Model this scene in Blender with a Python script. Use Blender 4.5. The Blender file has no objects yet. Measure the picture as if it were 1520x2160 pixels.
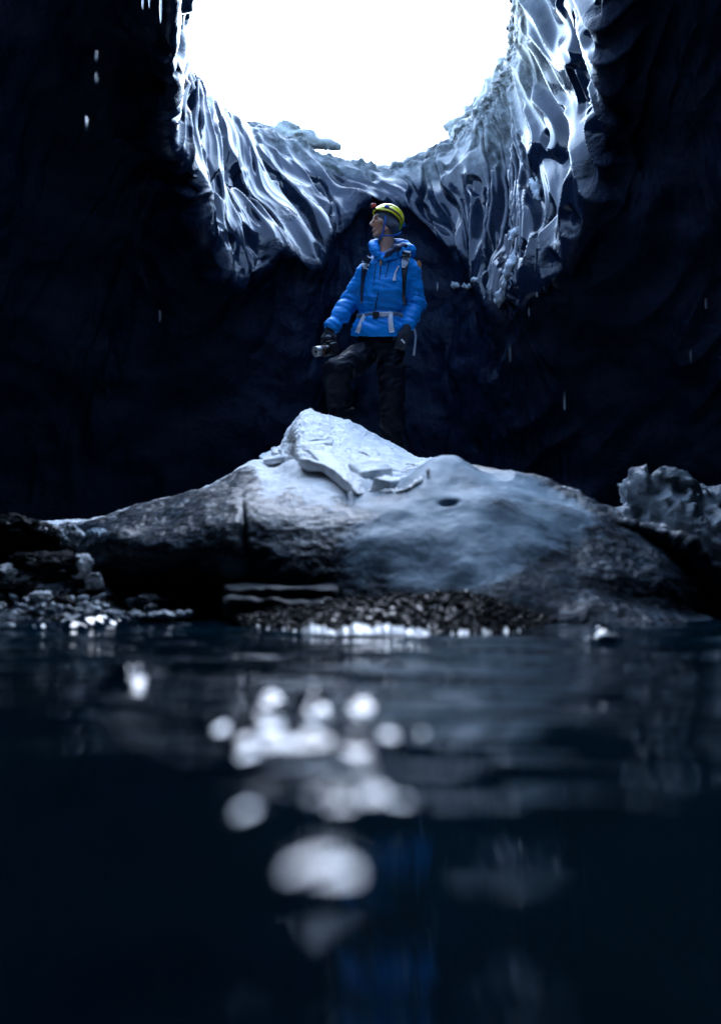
import bpy, math, random
import numpy as np
from mathutils import Vector
from mathutils.bvhtree import BVHTree

# ------------------------------------------------------------------ scene, camera, sky, sun, exposure
scene = bpy.context.scene
C = scene.collection
CAM_H = 0.17                       # lens height above the water
FPX = 2100.0                       # 35 mm lens on a 36 mm tall frame, in photo pixels
PITCH = math.atan(135.0 / FPX)
cam_d = bpy.data.cameras.new('camera')
cam = bpy.data.objects.new('camera', cam_d); C.objects.link(cam)
cam_d.sensor_fit = 'VERTICAL'; cam_d.sensor_height = 36.0; cam_d.sensor_width = 25.33; cam_d.lens = 35.0
cam_d.clip_start = 0.02; cam_d.clip_end = 500.0
cam.location = (0, 0, CAM_H); cam.rotation_euler = (math.pi/2 + PITCH, 0, 0)
cam_d.dof.use_dof = True; cam_d.dof.focus_distance = 7.25; cam_d.dof.aperture_fstop = 1.25
scene.camera = cam

SUN_EL, SUN_ROT = math.radians(42), math.radians(0)
world = bpy.data.worlds.new('World'); scene.world = world; world.use_nodes = True
wn, wl = world.node_tree.nodes, world.node_tree.links
wn.clear()
w_out = wn.new('ShaderNodeOutputWorld'); w_bg = wn.new('ShaderNodeBackground'); w_sky = wn.new('ShaderNodeTexSky')
w_sky.sky_type = 'NISHITA'; w_sky.sun_disc = False; w_sky.sun_elevation = SUN_EL; w_sky.sun_rotation = SUN_ROT
w_sky.dust_density = 0.3; w_sky.air_density = 1.0
w_hs = wn.new('ShaderNodeHueSaturation'); w_hs.inputs['Saturation'].default_value = 1.0
wl.new(w_sky.outputs[0], w_hs.inputs['Color']); wl.new(w_hs.outputs[0], w_bg.inputs['Color'])
w_bg.inputs['Strength'].default_value = 0.15
wl.new(w_bg.outputs[0], w_out.inputs['Surface'])

sun_d = bpy.data.lights.new('sun', 'SUN'); sun_d.energy = 0.5; sun_d.angle = math.radians(95); sun_d.color = (0.62, 0.82, 1.0)
sun = bpy.data.objects.new('sun', sun_d); C.objects.link(sun)
sdir = Vector((math.sin(SUN_ROT)*math.cos(SUN_EL), math.cos(SUN_ROT)*math.cos(SUN_EL), math.sin(SUN_EL)))
sun.rotation_euler = sdir.to_track_quat('Z', 'Y').to_euler(); sun.location = (0, 6, 30)

scene.view_settings.view_transform = 'Standard'; scene.view_settings.look = 'None'
scene.view_settings.gamma = 1.0; scene.view_settings.use_curve_mapping = False
scene.view_settings.exposure = 3.9
scene.render.engine = 'CYCLES'
scene.cycles.max_bounces = 4; scene.cycles.diffuse_bounces = 2; scene.cycles.glossy_bounces = 3
scene.cycles.transmission_bounces = 4; scene.cycles.caustics_reflective = False; scene.cycles.caustics_refractive = False

# ------------------------------------------------------------------ helpers
rng = np.random.default_rng(7); random.seed(7)
A = np.array
def at(px, py, Y):
    """photo pixel + distance along the view axis -> world point"""
    u = (px - 760.0)/FPX; v = (1080.0 - py)/FPX
    c, s = math.cos(PITCH), math.sin(PITCH)
    dy = c - s*v; dz = s + c*v; k = Y/dy
    return A([u*k, Y, CAM_H + dz*k])

_pr = np.random.default_rng(3)
_perm = np.concatenate([_pr.permutation(256)]*3).astype(np.int32)
_g = _pr.normal(size=(256, 3)); _g /= np.linalg.norm(_g, axis=1)[:, None]
def noise(p, seed=0):
    """gradient noise, about -0.7..0.7; p is (n,3)"""
    p = np.asarray(p, float) + seed*17.13
    i = np.floor(p).astype(np.int64); f = p - i; i &= 255
    w = f*f*f*(f*(f*6 - 15) + 10)
    out = 0
    for dx in (0, 1):
        wx = w[:, 0] if dx else 1 - w[:, 0]
        for dy in (0, 1):
            wy = w[:, 1] if dy else 1 - w[:, 1]
            for dz in (0, 1):
                wz = w[:, 2] if dz else 1 - w[:, 2]
                h = _perm[_perm[_perm[(i[:, 0]+dx) & 255] + ((i[:, 1]+dy) & 255)] + ((i[:, 2]+dz) & 255)]
                g = _g[h]
                out = out + wx*wy*wz*(g[:, 0]*(f[:, 0]-dx) + g[:, 1]*(f[:, 1]-dy) + g[:, 2]*(f[:, 2]-dz))
    return out
def fbm(p, octv=4, lac=2.0, gain=0.5, seed=0):
    p = np.asarray(p, float); a, s = 1.0, 0
    for k in range(octv):
        s = s + a*noise(p, seed + k*3); p = p*lac; a *= gain
    return s
def sstep(a, b, x):
    t = np.clip((x - a)/(b - a), 0, 1); return t*t*(3 - 2*t)

def hermite(xk, yk, x, tension=1.0):
    xk = np.asarray(xk, float); yk = np.asarray(yk, float)
    if yk.ndim == 1: return hermite(xk, yk[:, None], x, tension)[:, 0]
    d = np.diff(yk, axis=0)/np.diff(xk)[:, None]
    m = np.zeros_like(yk); m[1:-1] = 0.5*(d[1:] + d[:-1]); m[0] = d[0]; m[-1] = d[-1]
    m *= tension
    j = np.clip(np.searchsorted(xk, x) - 1, 0, len(xk) - 2)
    h = (xk[j+1] - xk[j]); t = ((x - xk[j])/h)[:, None]; h = h[:, None]
    return ((2*t**3 - 3*t**2 + 1)*yk[j] + (t**3 - 2*t**2 + t)*h*m[j]
            + (-2*t**3 + 3*t**2)*yk[j+1] + (t**3 - t**2)*h*m[j+1])

WLOC = {}
def link(name, me, mat=None, parent=None, loc=(0, 0, 0)):
    o = bpy.data.objects.new(name, me); C.objects.link(o)
    base = WLOC[parent.name] if parent else A([0., 0., 0.])
    o.location = Vector(A(loc, float) - base)
    WLOC[o.name] = A(loc, float)
    if parent: o.parent = parent
    if mat is not None: me.materials.append(mat)
    return o
def mesh(name, V, F, mat=None, parent=None, smooth=True, loc=None, attrs=None):
    """V world coordinates (n,3), F (m,3|4) array or list of lists; the object's origin goes to loc"""
    V = np.asarray(V, float)
    if loc is None:
        loc = WLOC[parent.name] if parent else A([V[:, 0].mean(), V[:, 1].mean(), V[:, 2].min()])
    me = bpy.data.meshes.new(name)
    L = V - A(loc)
    if isinstance(F, np.ndarray):
        n, k = F.shape
        me.vertices.add(len(L)); me.vertices.foreach_set('co', L.astype(np.float32).ravel())
        me.loops.add(n*k); me.loops.foreach_set('vertex_index', F.astype(np.int32).ravel())
        me.polygons.add(n)
        me.polygons.foreach_set('loop_start', np.arange(0, n*k, k, dtype=np.int32))
        me.polygons.foreach_set('loop_total', np.full(n, k, dtype=np.int32))
        me.update(calc_edges=True)
    else:
        me.from_pydata([tuple(v) for v in L], [], F)
    me.polygons.foreach_set('use_smooth', np.full(len(me.polygons), smooth, dtype=bool))
    if attrs:
        for k, v in attrs.items():
            a = me.attributes.new(k, 'FLOAT', 'POINT'); a.data.foreach_set('value', np.asarray(v, np.float32))
    me.validate(); me.update()
    return link(name, me, mat, parent, loc)
def empty(name, loc):
    o = bpy.data.objects.new(name, None); C.objects.link(o); o.location = Vector(loc); o.empty_display_size = 0.05
    WLOC[o.name] = A(loc, float); return o
def tag(o, label=None, cat=None, group=None, kind=None):
    if label: o['label'] = label
    if cat: o['category'] = cat
    if group: o['group'] = group
    if kind: o['kind'] = kind
    return o
def gridfaces(nr, nc, wrap=False):
    r = np.arange(nr - 1)[:, None]; c = np.arange(nc if wrap else nc - 1)[None, :]
    c2 = (c + 1) % nc
    a = r*nc + c; b = r*nc + c2; d = (r+1)*nc + c; e = (r+1)*nc + c2
    return np.stack([a, d, e, b], -1).reshape(-1, 4)
def grid_normals(P):
    du = np.gradient(P, axis=1); dv = np.gradient(P, axis=0)
    n = np.cross(du, dv); n /= (np.linalg.norm(n, axis=2, keepdims=True) + 1e-9)
    return n

# --- signed distance fields and surface nets
def smin(a, b, k):
    h = np.clip(0.5 + 0.5*(b - a)/k, 0, 1); return b*(1-h) + a*h - k*h*(1-h)
def smax(a, b, k): return -smin(-a, -b, k)
def cone(p, a, b, ra, rb):
    a = A(a, float); b = A(b, float); ab = b - a
    t = np.clip(((p - a) @ ab)/(ab @ ab + 1e-12), 0, 1)
    return np.linalg.norm(p - a - t[:, None]*ab, axis=1) - (ra + (rb - ra)*t)
def ball(p, c, r): return np.linalg.norm(p - A(c), axis=1) - r
def ell(p, c, r):
    q = p - A(c); r = A(r, float)
    k0 = np.linalg.norm(q/r, axis=1); k1 = np.linalg.norm(q/(r*r), axis=1) + 1e-9
    return k0*(k0 - 1)/k1
def rbox(p, c, h, r, R=None):
    q = p - A(c)
    if R is not None: q = q @ R
    d = np.abs(q) - (A(h) - r)
    return np.linalg.norm(np.maximum(d, 0), axis=1) + np.minimum(d.max(1), 0) - r
def chain(p, pts, k=0.02):
    """pts: list of (xyz, radius)"""
    d = None
    for (a, ra), (b, rb) in zip(pts[:-1], pts[1:]):
        e = cone(p, a, b, ra, rb); d = e if d is None else smin(d, e, k)
    return d
def nets(fn, lo, hi, h):
    lo = A(lo, float); hi = A(hi, float)
    n = np.ceil((hi - lo)/h).astype(int) + 1
    ax = [lo[i] + h*np.arange(n[i]) for i in range(3)]
    G = np.stack(np.meshgrid(*ax, indexing='ij'), -1).reshape(-1, 3)
    S = np.empty(len(G))
    for s in range(0, len(G), 400000): S[s:s+400000] = fn(G[s:s+400000])
    S = S.reshape(n)
    neg = S < 0
    nc = n - 1
    cnt = np.zeros(nc, int)
    cs = {}
    for i in (0, 1):
        for j in (0, 1):
            for k in (0, 1):
                v = S[i:i+nc[0], j:j+nc[1], k:k+nc[2]]; cs[i, j, k] = v; cnt += v < 0
    act = (cnt > 0) & (cnt < 8)
    idx = np.full(nc, -1); I = np.argwhere(act); idx[act] = np.arange(len(I))
    acc = np.zeros((len(I), 3)); w = np.zeros(len(I))
    cv = {k: v[act] for k, v in cs.items()}
    for axd in range(3):
        for a in (0, 1):
            for b in (0, 1):
                c0 = [0, 0, 0]; o = [x for x in range(3) if x != axd]
                c0[o[0]] = a; c0[o[1]] = b; c1 = list(c0); c1[axd] = 1
                s0 = cv[tuple(c0)]; s1 = cv[tuple(c1)]
                m = (s0 < 0) != (s1 < 0)
                t = np.where(m, s0/(s0 - s1 + 1e-20), 0)
                pt = np.tile(A(c0, float), (len(I), 1)); pt[:, axd] = t
                acc[m] += pt[m]; w[m] += 1
    V = lo + h*(I + acc/w[:, None])
    faces = []
    for axd in range(3):
        o = [x for x in range(3) if x != axd]
        sl0 = [slice(None)]*3; sl1 = [slice(None)]*3
        sl0[axd] = slice(0, -1); sl1[axd] = slice(1, None)
        for q in o: sl0[q] = slice(1, -1); sl1[q] = slice(1, -1)
        a = neg[tuple(sl0)]; b = neg[tuple(sl1)]
        E = np.argwhere(a != b); up = a[a != b]
        off = np.zeros(3, int); off[o] = 1; E = E + off
        def cell(d0, d1):
            q = E.copy(); q[:, o[0]] -= d0; q[:, o[1]] -= d1; return idx[q[:, 0], q[:, 1], q[:, 2]]
        q = np.stack([cell(1, 1), cell(0, 1), cell(0, 0), cell(1, 0)], -1)
        flip = up if axd != 1 else ~up
        q[~flip] = q[~flip][:, ::-1]
        faces.append(q)
    F = np.concatenate(faces)
    F = F[(F >= 0).all(1)]
    return V, F
def vnormals(V, F):
    n = np.cross(V[F[:, 2]] - V[F[:, 0]], V[F[:, 3 if F.shape[1] == 4 else 1]] - V[F[:, 1 if F.shape[1] == 4 else 0]])
    N = np.zeros_like(V)
    for k in range(F.shape[1]):
        for c in range(3): N[:, c] += np.bincount(F[:, k], n[:, c], len(V))
    return N/(np.linalg.norm(N, axis=1)[:, None] + 1e-12)

_ico = {}
def ico(sub):
    if sub in _ico: return _ico[sub]
    t = (1 + 5**.5)/2
    V = [(-1, t, 0), (1, t, 0), (-1, -t, 0), (1, -t, 0), (0, -1, t), (0, 1, t), (0, -1, -t), (0, 1, -t), (t, 0, -1), (t, 0, 1), (-t, 0, -1), (-t, 0, 1)]
    V = [A(v)/np.linalg.norm(v) for v in V]
    F = [(0, 11, 5), (0, 5, 1), (0, 1, 7), (0, 7, 10), (0, 10, 11), (1, 5, 9), (5, 11, 4), (11, 10, 2), (10, 7, 6), (7, 1, 8), (3, 9, 4), (3, 4, 2), (3, 2, 6), (3, 6, 8), (3, 8, 9), (4, 9, 5), (2, 4, 11), (6, 2, 10), (8, 6, 7), (9, 8, 1)]
    for _ in range(sub):
        cache = {}; F2 = []
        def mid(a, b):
            k = (min(a, b), max(a, b))
            if k not in cache:
                m = V[a] + V[b]; V.append(m/np.linalg.norm(m)); cache[k] = len(V) - 1
            return cache[k]
        for a, b, c in F:
            x, y, z = mid(a, b), mid(b, c), mid(c, a); F2 += [(a, x, z), (b, y, x), (c, z, y), (x, y, z)]
        F = F2
    _ico[sub] = (A(V), A(F)); return _ico[sub]
def lumpV(c, r, seed, sub=4, amp=0.25, freq=1.3, fine=0.05, cuts=0, rot=0.0):
    V, F = ico(sub); V = V.copy()
    rs = np.random.default_rng(seed)
    if cuts:                                   # planar broken facets
        for _ in range(cuts):
            n = rs.normal(size=3); n /= np.linalg.norm(n); d = rs.uniform(0.55, 0.85)
            e = V @ n - d; m = e > 0; V[m] -= e[m][:, None]*n*0.92
    d = 1 + amp*fbm(V*freq + seed*5.7, 3) + fine*fbm(V*freq*5 + seed*3.1, 3, gain=0.65)
    V = V*d[:, None]*A(r)
    cr, sr = math.cos(rot), math.sin(rot)
    V = np.stack([V[:, 0]*cr - V[:, 1]*sr, V[:, 0]*sr + V[:, 1]*cr, V[:, 2]], 1)
    return V + A(c), F

# --- materials
def newmat(name):
    m = bpy.data.materials.new(name); m.use_nodes = True
    nt = m.node_tree; b = nt.nodes['Principled BSDF']
    return m, nt.nodes, nt.links, b
def nnoise(N, L, scale, detail=4, rough=0.55, vec=None, mapping=None, dist=0.0):
    t = N.new('ShaderNodeTexNoise'); t.inputs['Scale'].default_value = scale
    t.inputs['Detail'].default_value = detail; t.inputs['Roughness'].default_value = rough
    t.inputs['Distortion'].default_value = dist
    if vec is None:
        g = N.new('ShaderNodeNewGeometry'); vec = g.outputs['Position']
    if mapping:
        mp = N.new('ShaderNodeMapping'); mp.inputs['Scale'].default_value = mapping
        L.new(vec, mp.inputs['Vector']); vec = mp.outputs[0]
    L.new(vec, t.inputs['Vector'])
    return t.outputs['Fac']
def nramp(N, L, fac, stops):
    r = N.new('ShaderNodeValToRGB'); cr = r.color_ramp
    while len(cr.elements) < len(stops): cr.elements.new(0.5)
    for e, (p, c) in zip(cr.elements, stops):
        e.position = p; e.color = (c, c, c, 1) if isinstance(c, (int, float)) else (*c, 1)
    L.new(fac, r.inputs['Fac']); return r.outputs['Color']
def nmix(N, L, fac, a, b):
    m = N.new('ShaderNodeMix'); m.data_type = 'RGBA'
    for sock, v in ((0, fac), (6, a), (7, b)):
        if isinstance(v, (int, float)): m.inputs[sock].default_value = v
        elif isinstance(v, tuple): m.inputs[sock].default_value = (*v, 1)
        else: L.new(v, m.inputs[sock])
    return m.outputs[2]
def nmath(N, L, op, a, b=None, clamp=False):
    m = N.new('ShaderNodeMath'); m.operation = op; m.use_clamp = clamp
    for k, v in ((0, a), (1, b)):
        if v is None: continue
        if isinstance(v, (int, float)): m.inputs[k].default_value = v
        else: L.new(v, m.inputs[k])
    return m.outputs[0]
def nattr(N, name):
    a = N.new('ShaderNodeAttribute'); a.attribute_name = name; return a.outputs['Fac']
def nbump(N, L, b, height, strength=0.3, dist=0.01, prev=None):
    n = N.new('ShaderNodeBump'); n.inputs['Strength'].default_value = strength; n.inputs['Distance'].default_value = dist
    L.new(height, n.inputs['Height'])
    if prev is not None: L.new(prev, n.inputs['Normal'])
    if b is not None: L.new(n.outputs[0], b.inputs['Normal'])
    return n.outputs[0]
def simple(name, col, rough=0.5, var=0.15, scale=40.0, bump=0.2, bdist=0.002, spec=0.5, metal=0.0, sheen=0.0):
    m, N, L, b = newmat(name)
    f = nnoise(N, L, scale, 4)
    lo = tuple(c*(1 - var) for c in col); hi = tuple(min(1, c*(1 + var)) for c in col)
    L.new(nmix(N, L, f, lo, hi), b.inputs['Base Color'])
    b.inputs['Roughness'].default_value = rough; b.inputs['Metallic'].default_value = metal
    b.inputs['Specular IOR Level'].default_value = spec
    if sheen: b.inputs['Sheen Weight'].default_value = sheen
    if bump: nbump(N, L, b, nnoise(N, L, scale*2.5, 3), bump, bdist)
    return m

# ------------------------------------------------------------------ setting materials
def mat_cave():
    m, N, L, b = newmat('black glacier ice')
    gloss, snow = nattr(N, 'gloss'), nattr(N, 'snow')
    n1 = nnoise(N, L, 1.6, 6, 0.6, mapping=(1, 1, 2.6)); n2 = nnoise(N, L, 14, 5, 0.65)
    sed = nramp(N, L, n1, [(0.32, (0.0008, 0.0034, 0.012)), (0.55, (0.0024, 0.008, 0.022)), (0.75, (0.010, 0.017, 0.032))])
    ice = nramp(N, L, n2, [(0.3, (0.002, 0.005, 0.012)), (0.62, (0.005, 0.010, 0.022)), (0.8, (0.014, 0.024, 0.045))])
    col = nmix(N, L, gloss, sed, ice)
    g = nnoise(N, L, 9, 6, 0.7)
    sn = nramp(N, L, g, [(0.36, (0.012, 0.016, 0.018)), (0.5, (0.05, 0.06, 0.065)), (0.68, (0.16, 0.175, 0.18))])
    L.new(nmix(N, L, snow, col, sn), b.inputs['Base Color'])
    r = nmath(N, L, 'MULTIPLY_ADD', gloss, -0.25); r.node.inputs[2].default_value = 0.29
    rv = nmath(N, L, 'MULTIPLY_ADD', n2, 0.04, False); rv.node.inputs[2].default_value = -0.015
    r = nmath(N, L, 'ADD', r, rv)
    rs = nmath(N, L, 'MULTIPLY_ADD', snow, 0.5); L.new(r, rs.node.inputs[2])
    L.new(rs, b.inputs['Roughness'])
    b.inputs['IOR'].default_value = 1.31
    sp = nmath(N, L, 'MULTIPLY_ADD', gloss, .30); sp.node.inputs[2].default_value = .20; L.new(sp, b.inputs['Specular IOR Level'])
    h1 = nnoise(N, L, 22, 6, 0.62); h2 = nnoise(N, L, 90, 4, 0.6)
    inv = nmath(N, L, 'MULTIPLY_ADD', gloss, -0.96); inv.node.inputs[2].default_value = 1.0
    hh = nmath(N, L, 'MULTIPLY', nmath(N, L, 'ADD', h1, nmath(N, L, 'MULTIPLY', h2, 0.3)), inv)
    nbump(N, L, b, hh, 0.55, 0.05)
    return m
def mat_mound():
    m, N, L, b = newmat('dirty glacier ice and snow')
    snow, milk = nattr(N, 'snow'), nattr(N, 'milk')
    n1 = nnoise(N, L, 13, 8, 0.72, mapping=(.8, .8, 2.2), dist=.4); n2 = nnoise(N, L, 70, 4, 0.7); n3 = nnoise(N, L, 4, 5, 0.6)
    grit = nmath(N, L, 'ADD', nmath(N, L, 'MULTIPLY', n1, 0.62), nmath(N, L, 'MULTIPLY', n2, 0.38))
    dirt = nramp(N, L, grit, [(0.40, (0.002, 0.005, 0.009)), (0.50, (0.010, 0.020, 0.034)), (0.60, (0.045, 0.075, 0.11)), (0.72, (0.24, 0.32, 0.40))])
    mk = nramp(N, L, nmath(N, L, 'ADD', nmath(N, L, 'MULTIPLY', n3, 0.7), nmath(N, L, 'MULTIPLY', n1, 0.3)),
               [(0.33, (0.06, 0.09, 0.12)), (0.47, (0.17, 0.25, 0.32)), (0.66, (0.25, 0.36, 0.45))])
    sn = nramp(N, L, n1, [(0.3, (0.60, 0.63, 0.66)), (0.6, (0.87, 0.87, 0.88))])
    def soft(a, lo, hi, k):
        x = nmath(N, L, 'ADD', a, nmath(N, L, 'MULTIPLY', nmath(N, L, 'SUBTRACT', grit, 0.5), k))
        mr = N.new('ShaderNodeMapRange'); mr.interpolation_type = 'SMOOTHSTEP'
        mr.inputs['From Min'].default_value = lo; mr.inputs['From Max'].default_value = hi
        L.new(x, mr.inputs['Value']); return mr.outputs[0]
    ms = soft(milk, 0.3, 0.75, 1.3); ss = soft(snow, 0.38, 0.62, 1.8)
    col = nmix(N, L, ss, nmix(N, L, ms, dirt, mk), sn)
    L.new(col, b.inputs['Base Color'])
    rr = nmix(N, L, ss, nmix(N, L, ms, (0.5,)*3, (0.6,)*3), (0.85,)*3)
    L.new(rr, b.inputs['Roughness']); b.inputs['IOR'].default_value = 1.33
    b.inputs['Subsurface Weight'].default_value = 0.0
    h = nmath(N, L, 'ADD', n1, nmath(N, L, 'MULTIPLY', n2, 0.35))
    k = nmath(N, L, 'MULTIPLY_ADD', ms, -0.7); k.node.inputs[2].default_value = 1.0
    nbump(N, L, b, nmath(N, L, 'MULTIPLY', h, k), 0.22, 0.02)
    return m
def mat_snow(name='wet snow', lo=(0.6, 0.62, 0.64), hi=(0.88, 0.88, 0.88), rough=0.7, s=30, bump=0.35):
    m, N, L, b = newmat(name)
    n = nnoise(N, L, s*0.5, 6, 0.65); n2 = nnoise(N, L, s*4, 4, 0.7)
    L.new(nramp(N, L, n, [(0.3, lo), (0.52, hi)]), b.inputs['Base Color'])
    b.inputs['Roughness'].default_value = rough; b.inputs['IOR'].default_value = 1.33
    nbump(N, L, b, nmath(N, L, 'ADD', n, nmath(N, L, 'MULTIPLY', n2, 0.5)), bump, 0.02)
    return m
def mat_water():
    m, N, L, b = newmat('dark meltwater')
    n = nnoise(N, L, 1.3, 4, 0.6)
    L.new(nramp(N, L, n, [(0.35, (0.0006, 0.005, 0.012)), (0.65, (0.003, 0.020, 0.032))]), b.inputs['Base Color'])
    b.inputs['Roughness'].default_value = 0.03; b.inputs['IOR'].default_value = 1.333
    return m
def mat_ice(name='clear wet ice', col=(0.55, 0.66, 0.76), rough=0.12, tr=0.6):
    m, N, L, b = newmat(name)
    n = nnoise(N, L, 18, 5, 0.6)
    L.new(nramp(N, L, n, [(0.3, tuple(c*0.75 for c in col)), (0.7, col)]), b.inputs['Base Color'])
    b.inputs['Roughness'].default_value = rough; b.inputs['IOR'].default_value = 1.31
    b.inputs['Transmission Weight'].default_value = tr
    nbump(N, L, b, n, 0.25, 0.02)
    return m
M_CAVE, M_MOUND, M_SNOW, M_WATER = mat_cave(), mat_mound(), mat_snow(), mat_water()
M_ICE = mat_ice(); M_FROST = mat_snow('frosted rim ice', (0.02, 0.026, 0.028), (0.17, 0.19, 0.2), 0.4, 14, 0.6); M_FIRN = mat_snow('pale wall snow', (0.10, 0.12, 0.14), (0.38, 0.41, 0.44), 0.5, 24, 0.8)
def mat_stone():
    m, N, L, b = newmat('wet black gravel')
    f = nnoise(N, L, 22, 3); g = nnoise(N, L, 55, 1)
    L.new(nramp(N, L, f, [(.35, (.002, .003, .005)), (.7, (.010, .013, .017))]), b.inputs['Base Color'])
    L.new(nramp(N, L, g, [(.33, .10), (.42, .6)]), b.inputs['Roughness']); L.new(nramp(N, L, g, [(.30, .5), (.38, .04)]), b.inputs['Specular IOR Level']); b.inputs['IOR'].default_value = 1.45
    nbump(N, L, b, nnoise(N, L, 130, 3), .3, .004)
    return m
M_STONE = mat_stone(); M_BLACKICE = simple('dark bedded ice', (.004, .008, .014), .8, .5, 12, .4, .02)

# ------------------------------------------------------------------ cave wall: closed ring of flow lines round the hole
HC = A([0.1, 7.6])
KEY = [  # rim (px,py,Y), middle, lip bottom, back weight, snow at rim, rib weight
 ((300, -420, 7.0), (280, -430, 6.4), (250, -380, 5.9), 0, .1, 1),
 ((404, -150, 8.0), (380, -120, 7.5), (350, -80, 7.0), 0, .1, 1),
 ((398, 0, 8.8), (376, 60, 8.2), (352, 130, 7.7), 0, .1, 1),
 ((386, 112, 9.4), (368, 165, 8.8), (350, 225, 8.2), 0, .1, 1),
 ((388, 122, 10.0), (371, 215, 9.2), (358, 310, 8.5), .05, .05, 1),
 ((392, 130, 10.6), (394, 255, 9.6), (412, 385, 8.8), .15, .05, 1),
 ((402, 146, 11.0), (414, 320, 10.0), (446, 520, 9.0), .4, .05, 1),
 ((420, 172, 11.4), (452, 360, 10.4), (512, 585, 9.4), .6, .1, 1),
 ((448, 203, 11.7), (508, 378, 10.8), (596, 525, 9.9), .8, .15, .8),
 ((490, 240, 12.0), (575, 395, 11.2), (668, 530, 10.3), 1, .3, .6),
 ((545, 270, 12.2), (632, 385, 11.5), (706, 478, 10.7), 1, .6, .45),
 ((650, 314, 12.3), (716, 378, 11.8), (780, 428, 11.0), 1, 1, .4),
 ((800, 352, 12.3), (845, 392, 11.6), (885, 445, 10.9), 1, 1, .5),
 ((915, 315, 12.1), (938, 400, 11.3), (968, 545, 10.5), 1, .8, .7),
 ((1000, 238, 11.8), (1022, 400, 10.9), (1008, 615, 10.0), 1, 1, .9),
 ((1042, 185, 11.5), (1090, 370, 10.4), (1062, 640, 9.4), .9, 1, 1),
 ((1070, 110, 11.1), (1146, 310, 9.8), (1150, 570, 8.8), .7, .9, 1),
 ((1078, 0, 10.6), (1184, 170, 9.2), (1236, 400, 8.2), .5, .7, 1),
 ((1084, -120, 9.9), (1196, 20, 8.7), (1268, 215, 7.7), .25, .5, 1),
 ((1086, -300, 8.9), (1190, -150, 8.0), (1256, 0, 7.2), .1, .3, 1),
 ((1230, -480, 7.4), (1290, -400, 6.8), (1350, -330, 6.2), 0, .2, 1),
]
cols = []
for rim, mid, bot, wb, sn, rw in KEY:
    dY = .75 - .25*wb + (.55 if rim[0] > 1030 else .3 if rim[0] > 905 else 0)
    cols.append([at(rim[0], rim[1], bot[2] + dY), at(mid[0], mid[1], bot[2] + dY*.42), at(*bot), wb, sn, rw])
for x, y in ((2.8, 5.6), (1.6, 5.0), (0.1, 4.8), (-1.2, 5.0), (-2.1, 5.6)):
    o = A([x, y]) - HC; o /= np.linalg.norm(o)
    cols.append([A([x, y, 5.3]), A([x + o[0]*.15, y + o[1]*.15, 4.8]), A([x + o[0]*.25, y + o[1]*.25, 4.4]), 0, .1, 1])
ROWS = []
for rim, mid, bot, wb, sn, rw in cols:
    o = bot[:2] - HC; o /= np.linalg.norm(o); o = A([o[0], o[1], 0])
    near = max(0.0, -o[1])
    ex = 3.6 + 2.2*near
    side = [bot + o*0.75 + A([0, 0, .22]), bot + o*ex*.62, bot + o*ex]
    side[1][2] = 2.3; side[2][2] = -.7
    back = [bot + o*0.20 + A([0, 0, -.45]), bot + o*.75, bot + o*1.1]
    back[1][2] = 1.25; back[2][2] = -.7
    und = [s*(1 - wb) + b_*wb for s, b_ in zip(side, back)]
    ro = rim[:2] - HC; ro /= np.linalg.norm(ro); ro = A([ro[0], ro[1], 0])
    ROWS.append([rim + ro*.95 + A([0, 0, .30]), rim + ro*.40 + A([0, 0, .13]), rim, mid, bot] + und)
ROWS = A(ROWS)                                    # (K, 8, 3)
K = len(cols)
per = lambda a: np.concatenate([a[-3:], a, a[:3]])
tk = np.arange(-3, K + 3)
dens = [26 if 1 <= i <= 19 else 8 for i in range(K)]
for i in range(4, 19): dens[i] = 48
ts = np.concatenate([i + np.arange(n)/n for i, n in enumerate(dens)])
segs = [5, 16, 130, 130, 50, 100, 40]
vs = np.concatenate([i + np.arange(n)/n for i, n in enumerate(segs)] + [A([7.0])])
G1 = hermite(tk, per(ROWS).reshape(K + 6, -1), ts).reshape(len(ts), 8, 3)
jag = .22*noise(np.stack([ts*.95, ts*0, ts*0], 1), 77) + .05*noise(np.stack([ts*2.6, ts*0, ts*0 + 4], 1), 78)
jag *= .15 + .85*np.clip(hermite(tk, per(A([c[3] for c in cols], dtype=float)), ts), 0, 1)
rg = .10*noise(np.stack([ts*2.2, ts*0, ts*0 + 9], 1), 79) + .025*noise(np.stack([ts*5, ts*0, ts*0 + 9], 1), 80)
G1[:, 1:3, 2] += rg[:, None]
G1[:, 4, 2] += jag*2.0; G1[:, 4, :2] -= (jag*.5)[:, None]*A([0, 1]); G1[:, 5, 2] += jag*.9
wbk = hermite(tk, per(A([c[3] for c in cols], dtype=float)), ts); snk = hermite(tk, per(A([c[4] for c in cols], dtype=float)), ts)
rbk = hermite(tk, per(A([c[5] for c in cols], dtype=float)), ts)
P = hermite(np.arange(8), np.moveaxis(G1, 1, 0).reshape(8, -1), vs, 0.85).reshape(len(vs), len(ts), 3)
nr, nc = P.shape[:2]
nrm = grid_normals(P)
ctr = A([0.1, 7.0, 2.0]); flip = np.sign(((ctr - P)*nrm).sum(2).mean()); nrm *= flip
TT, VV = np.meshgrid(ts, vs)
vlen = np.concatenate([np.zeros((1, nc)), np.cumsum(np.linalg.norm(np.diff(P, axis=0), axis=2), axis=0)])
vlen -= vlen[np.searchsorted(vs, 2.0)][None, :]
def n2(a, b_, seed): return noise(np.stack([a.ravel(), b_.ravel(), np.full(a.size, 0.37)], 1), seed).reshape(a.shape)
Pf = P.reshape(-1, 3)
warp = n2(TT*.55, vlen*.9, 11)
RB = np.broadcast_to(rbk[None, :], TT.shape)
tw = TT + .55*warp + .25*n2(TT*1.3, vlen*1.6, 12)
vw = vlen + .35*n2(TT*.8, vlen*1.2, 13)
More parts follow.
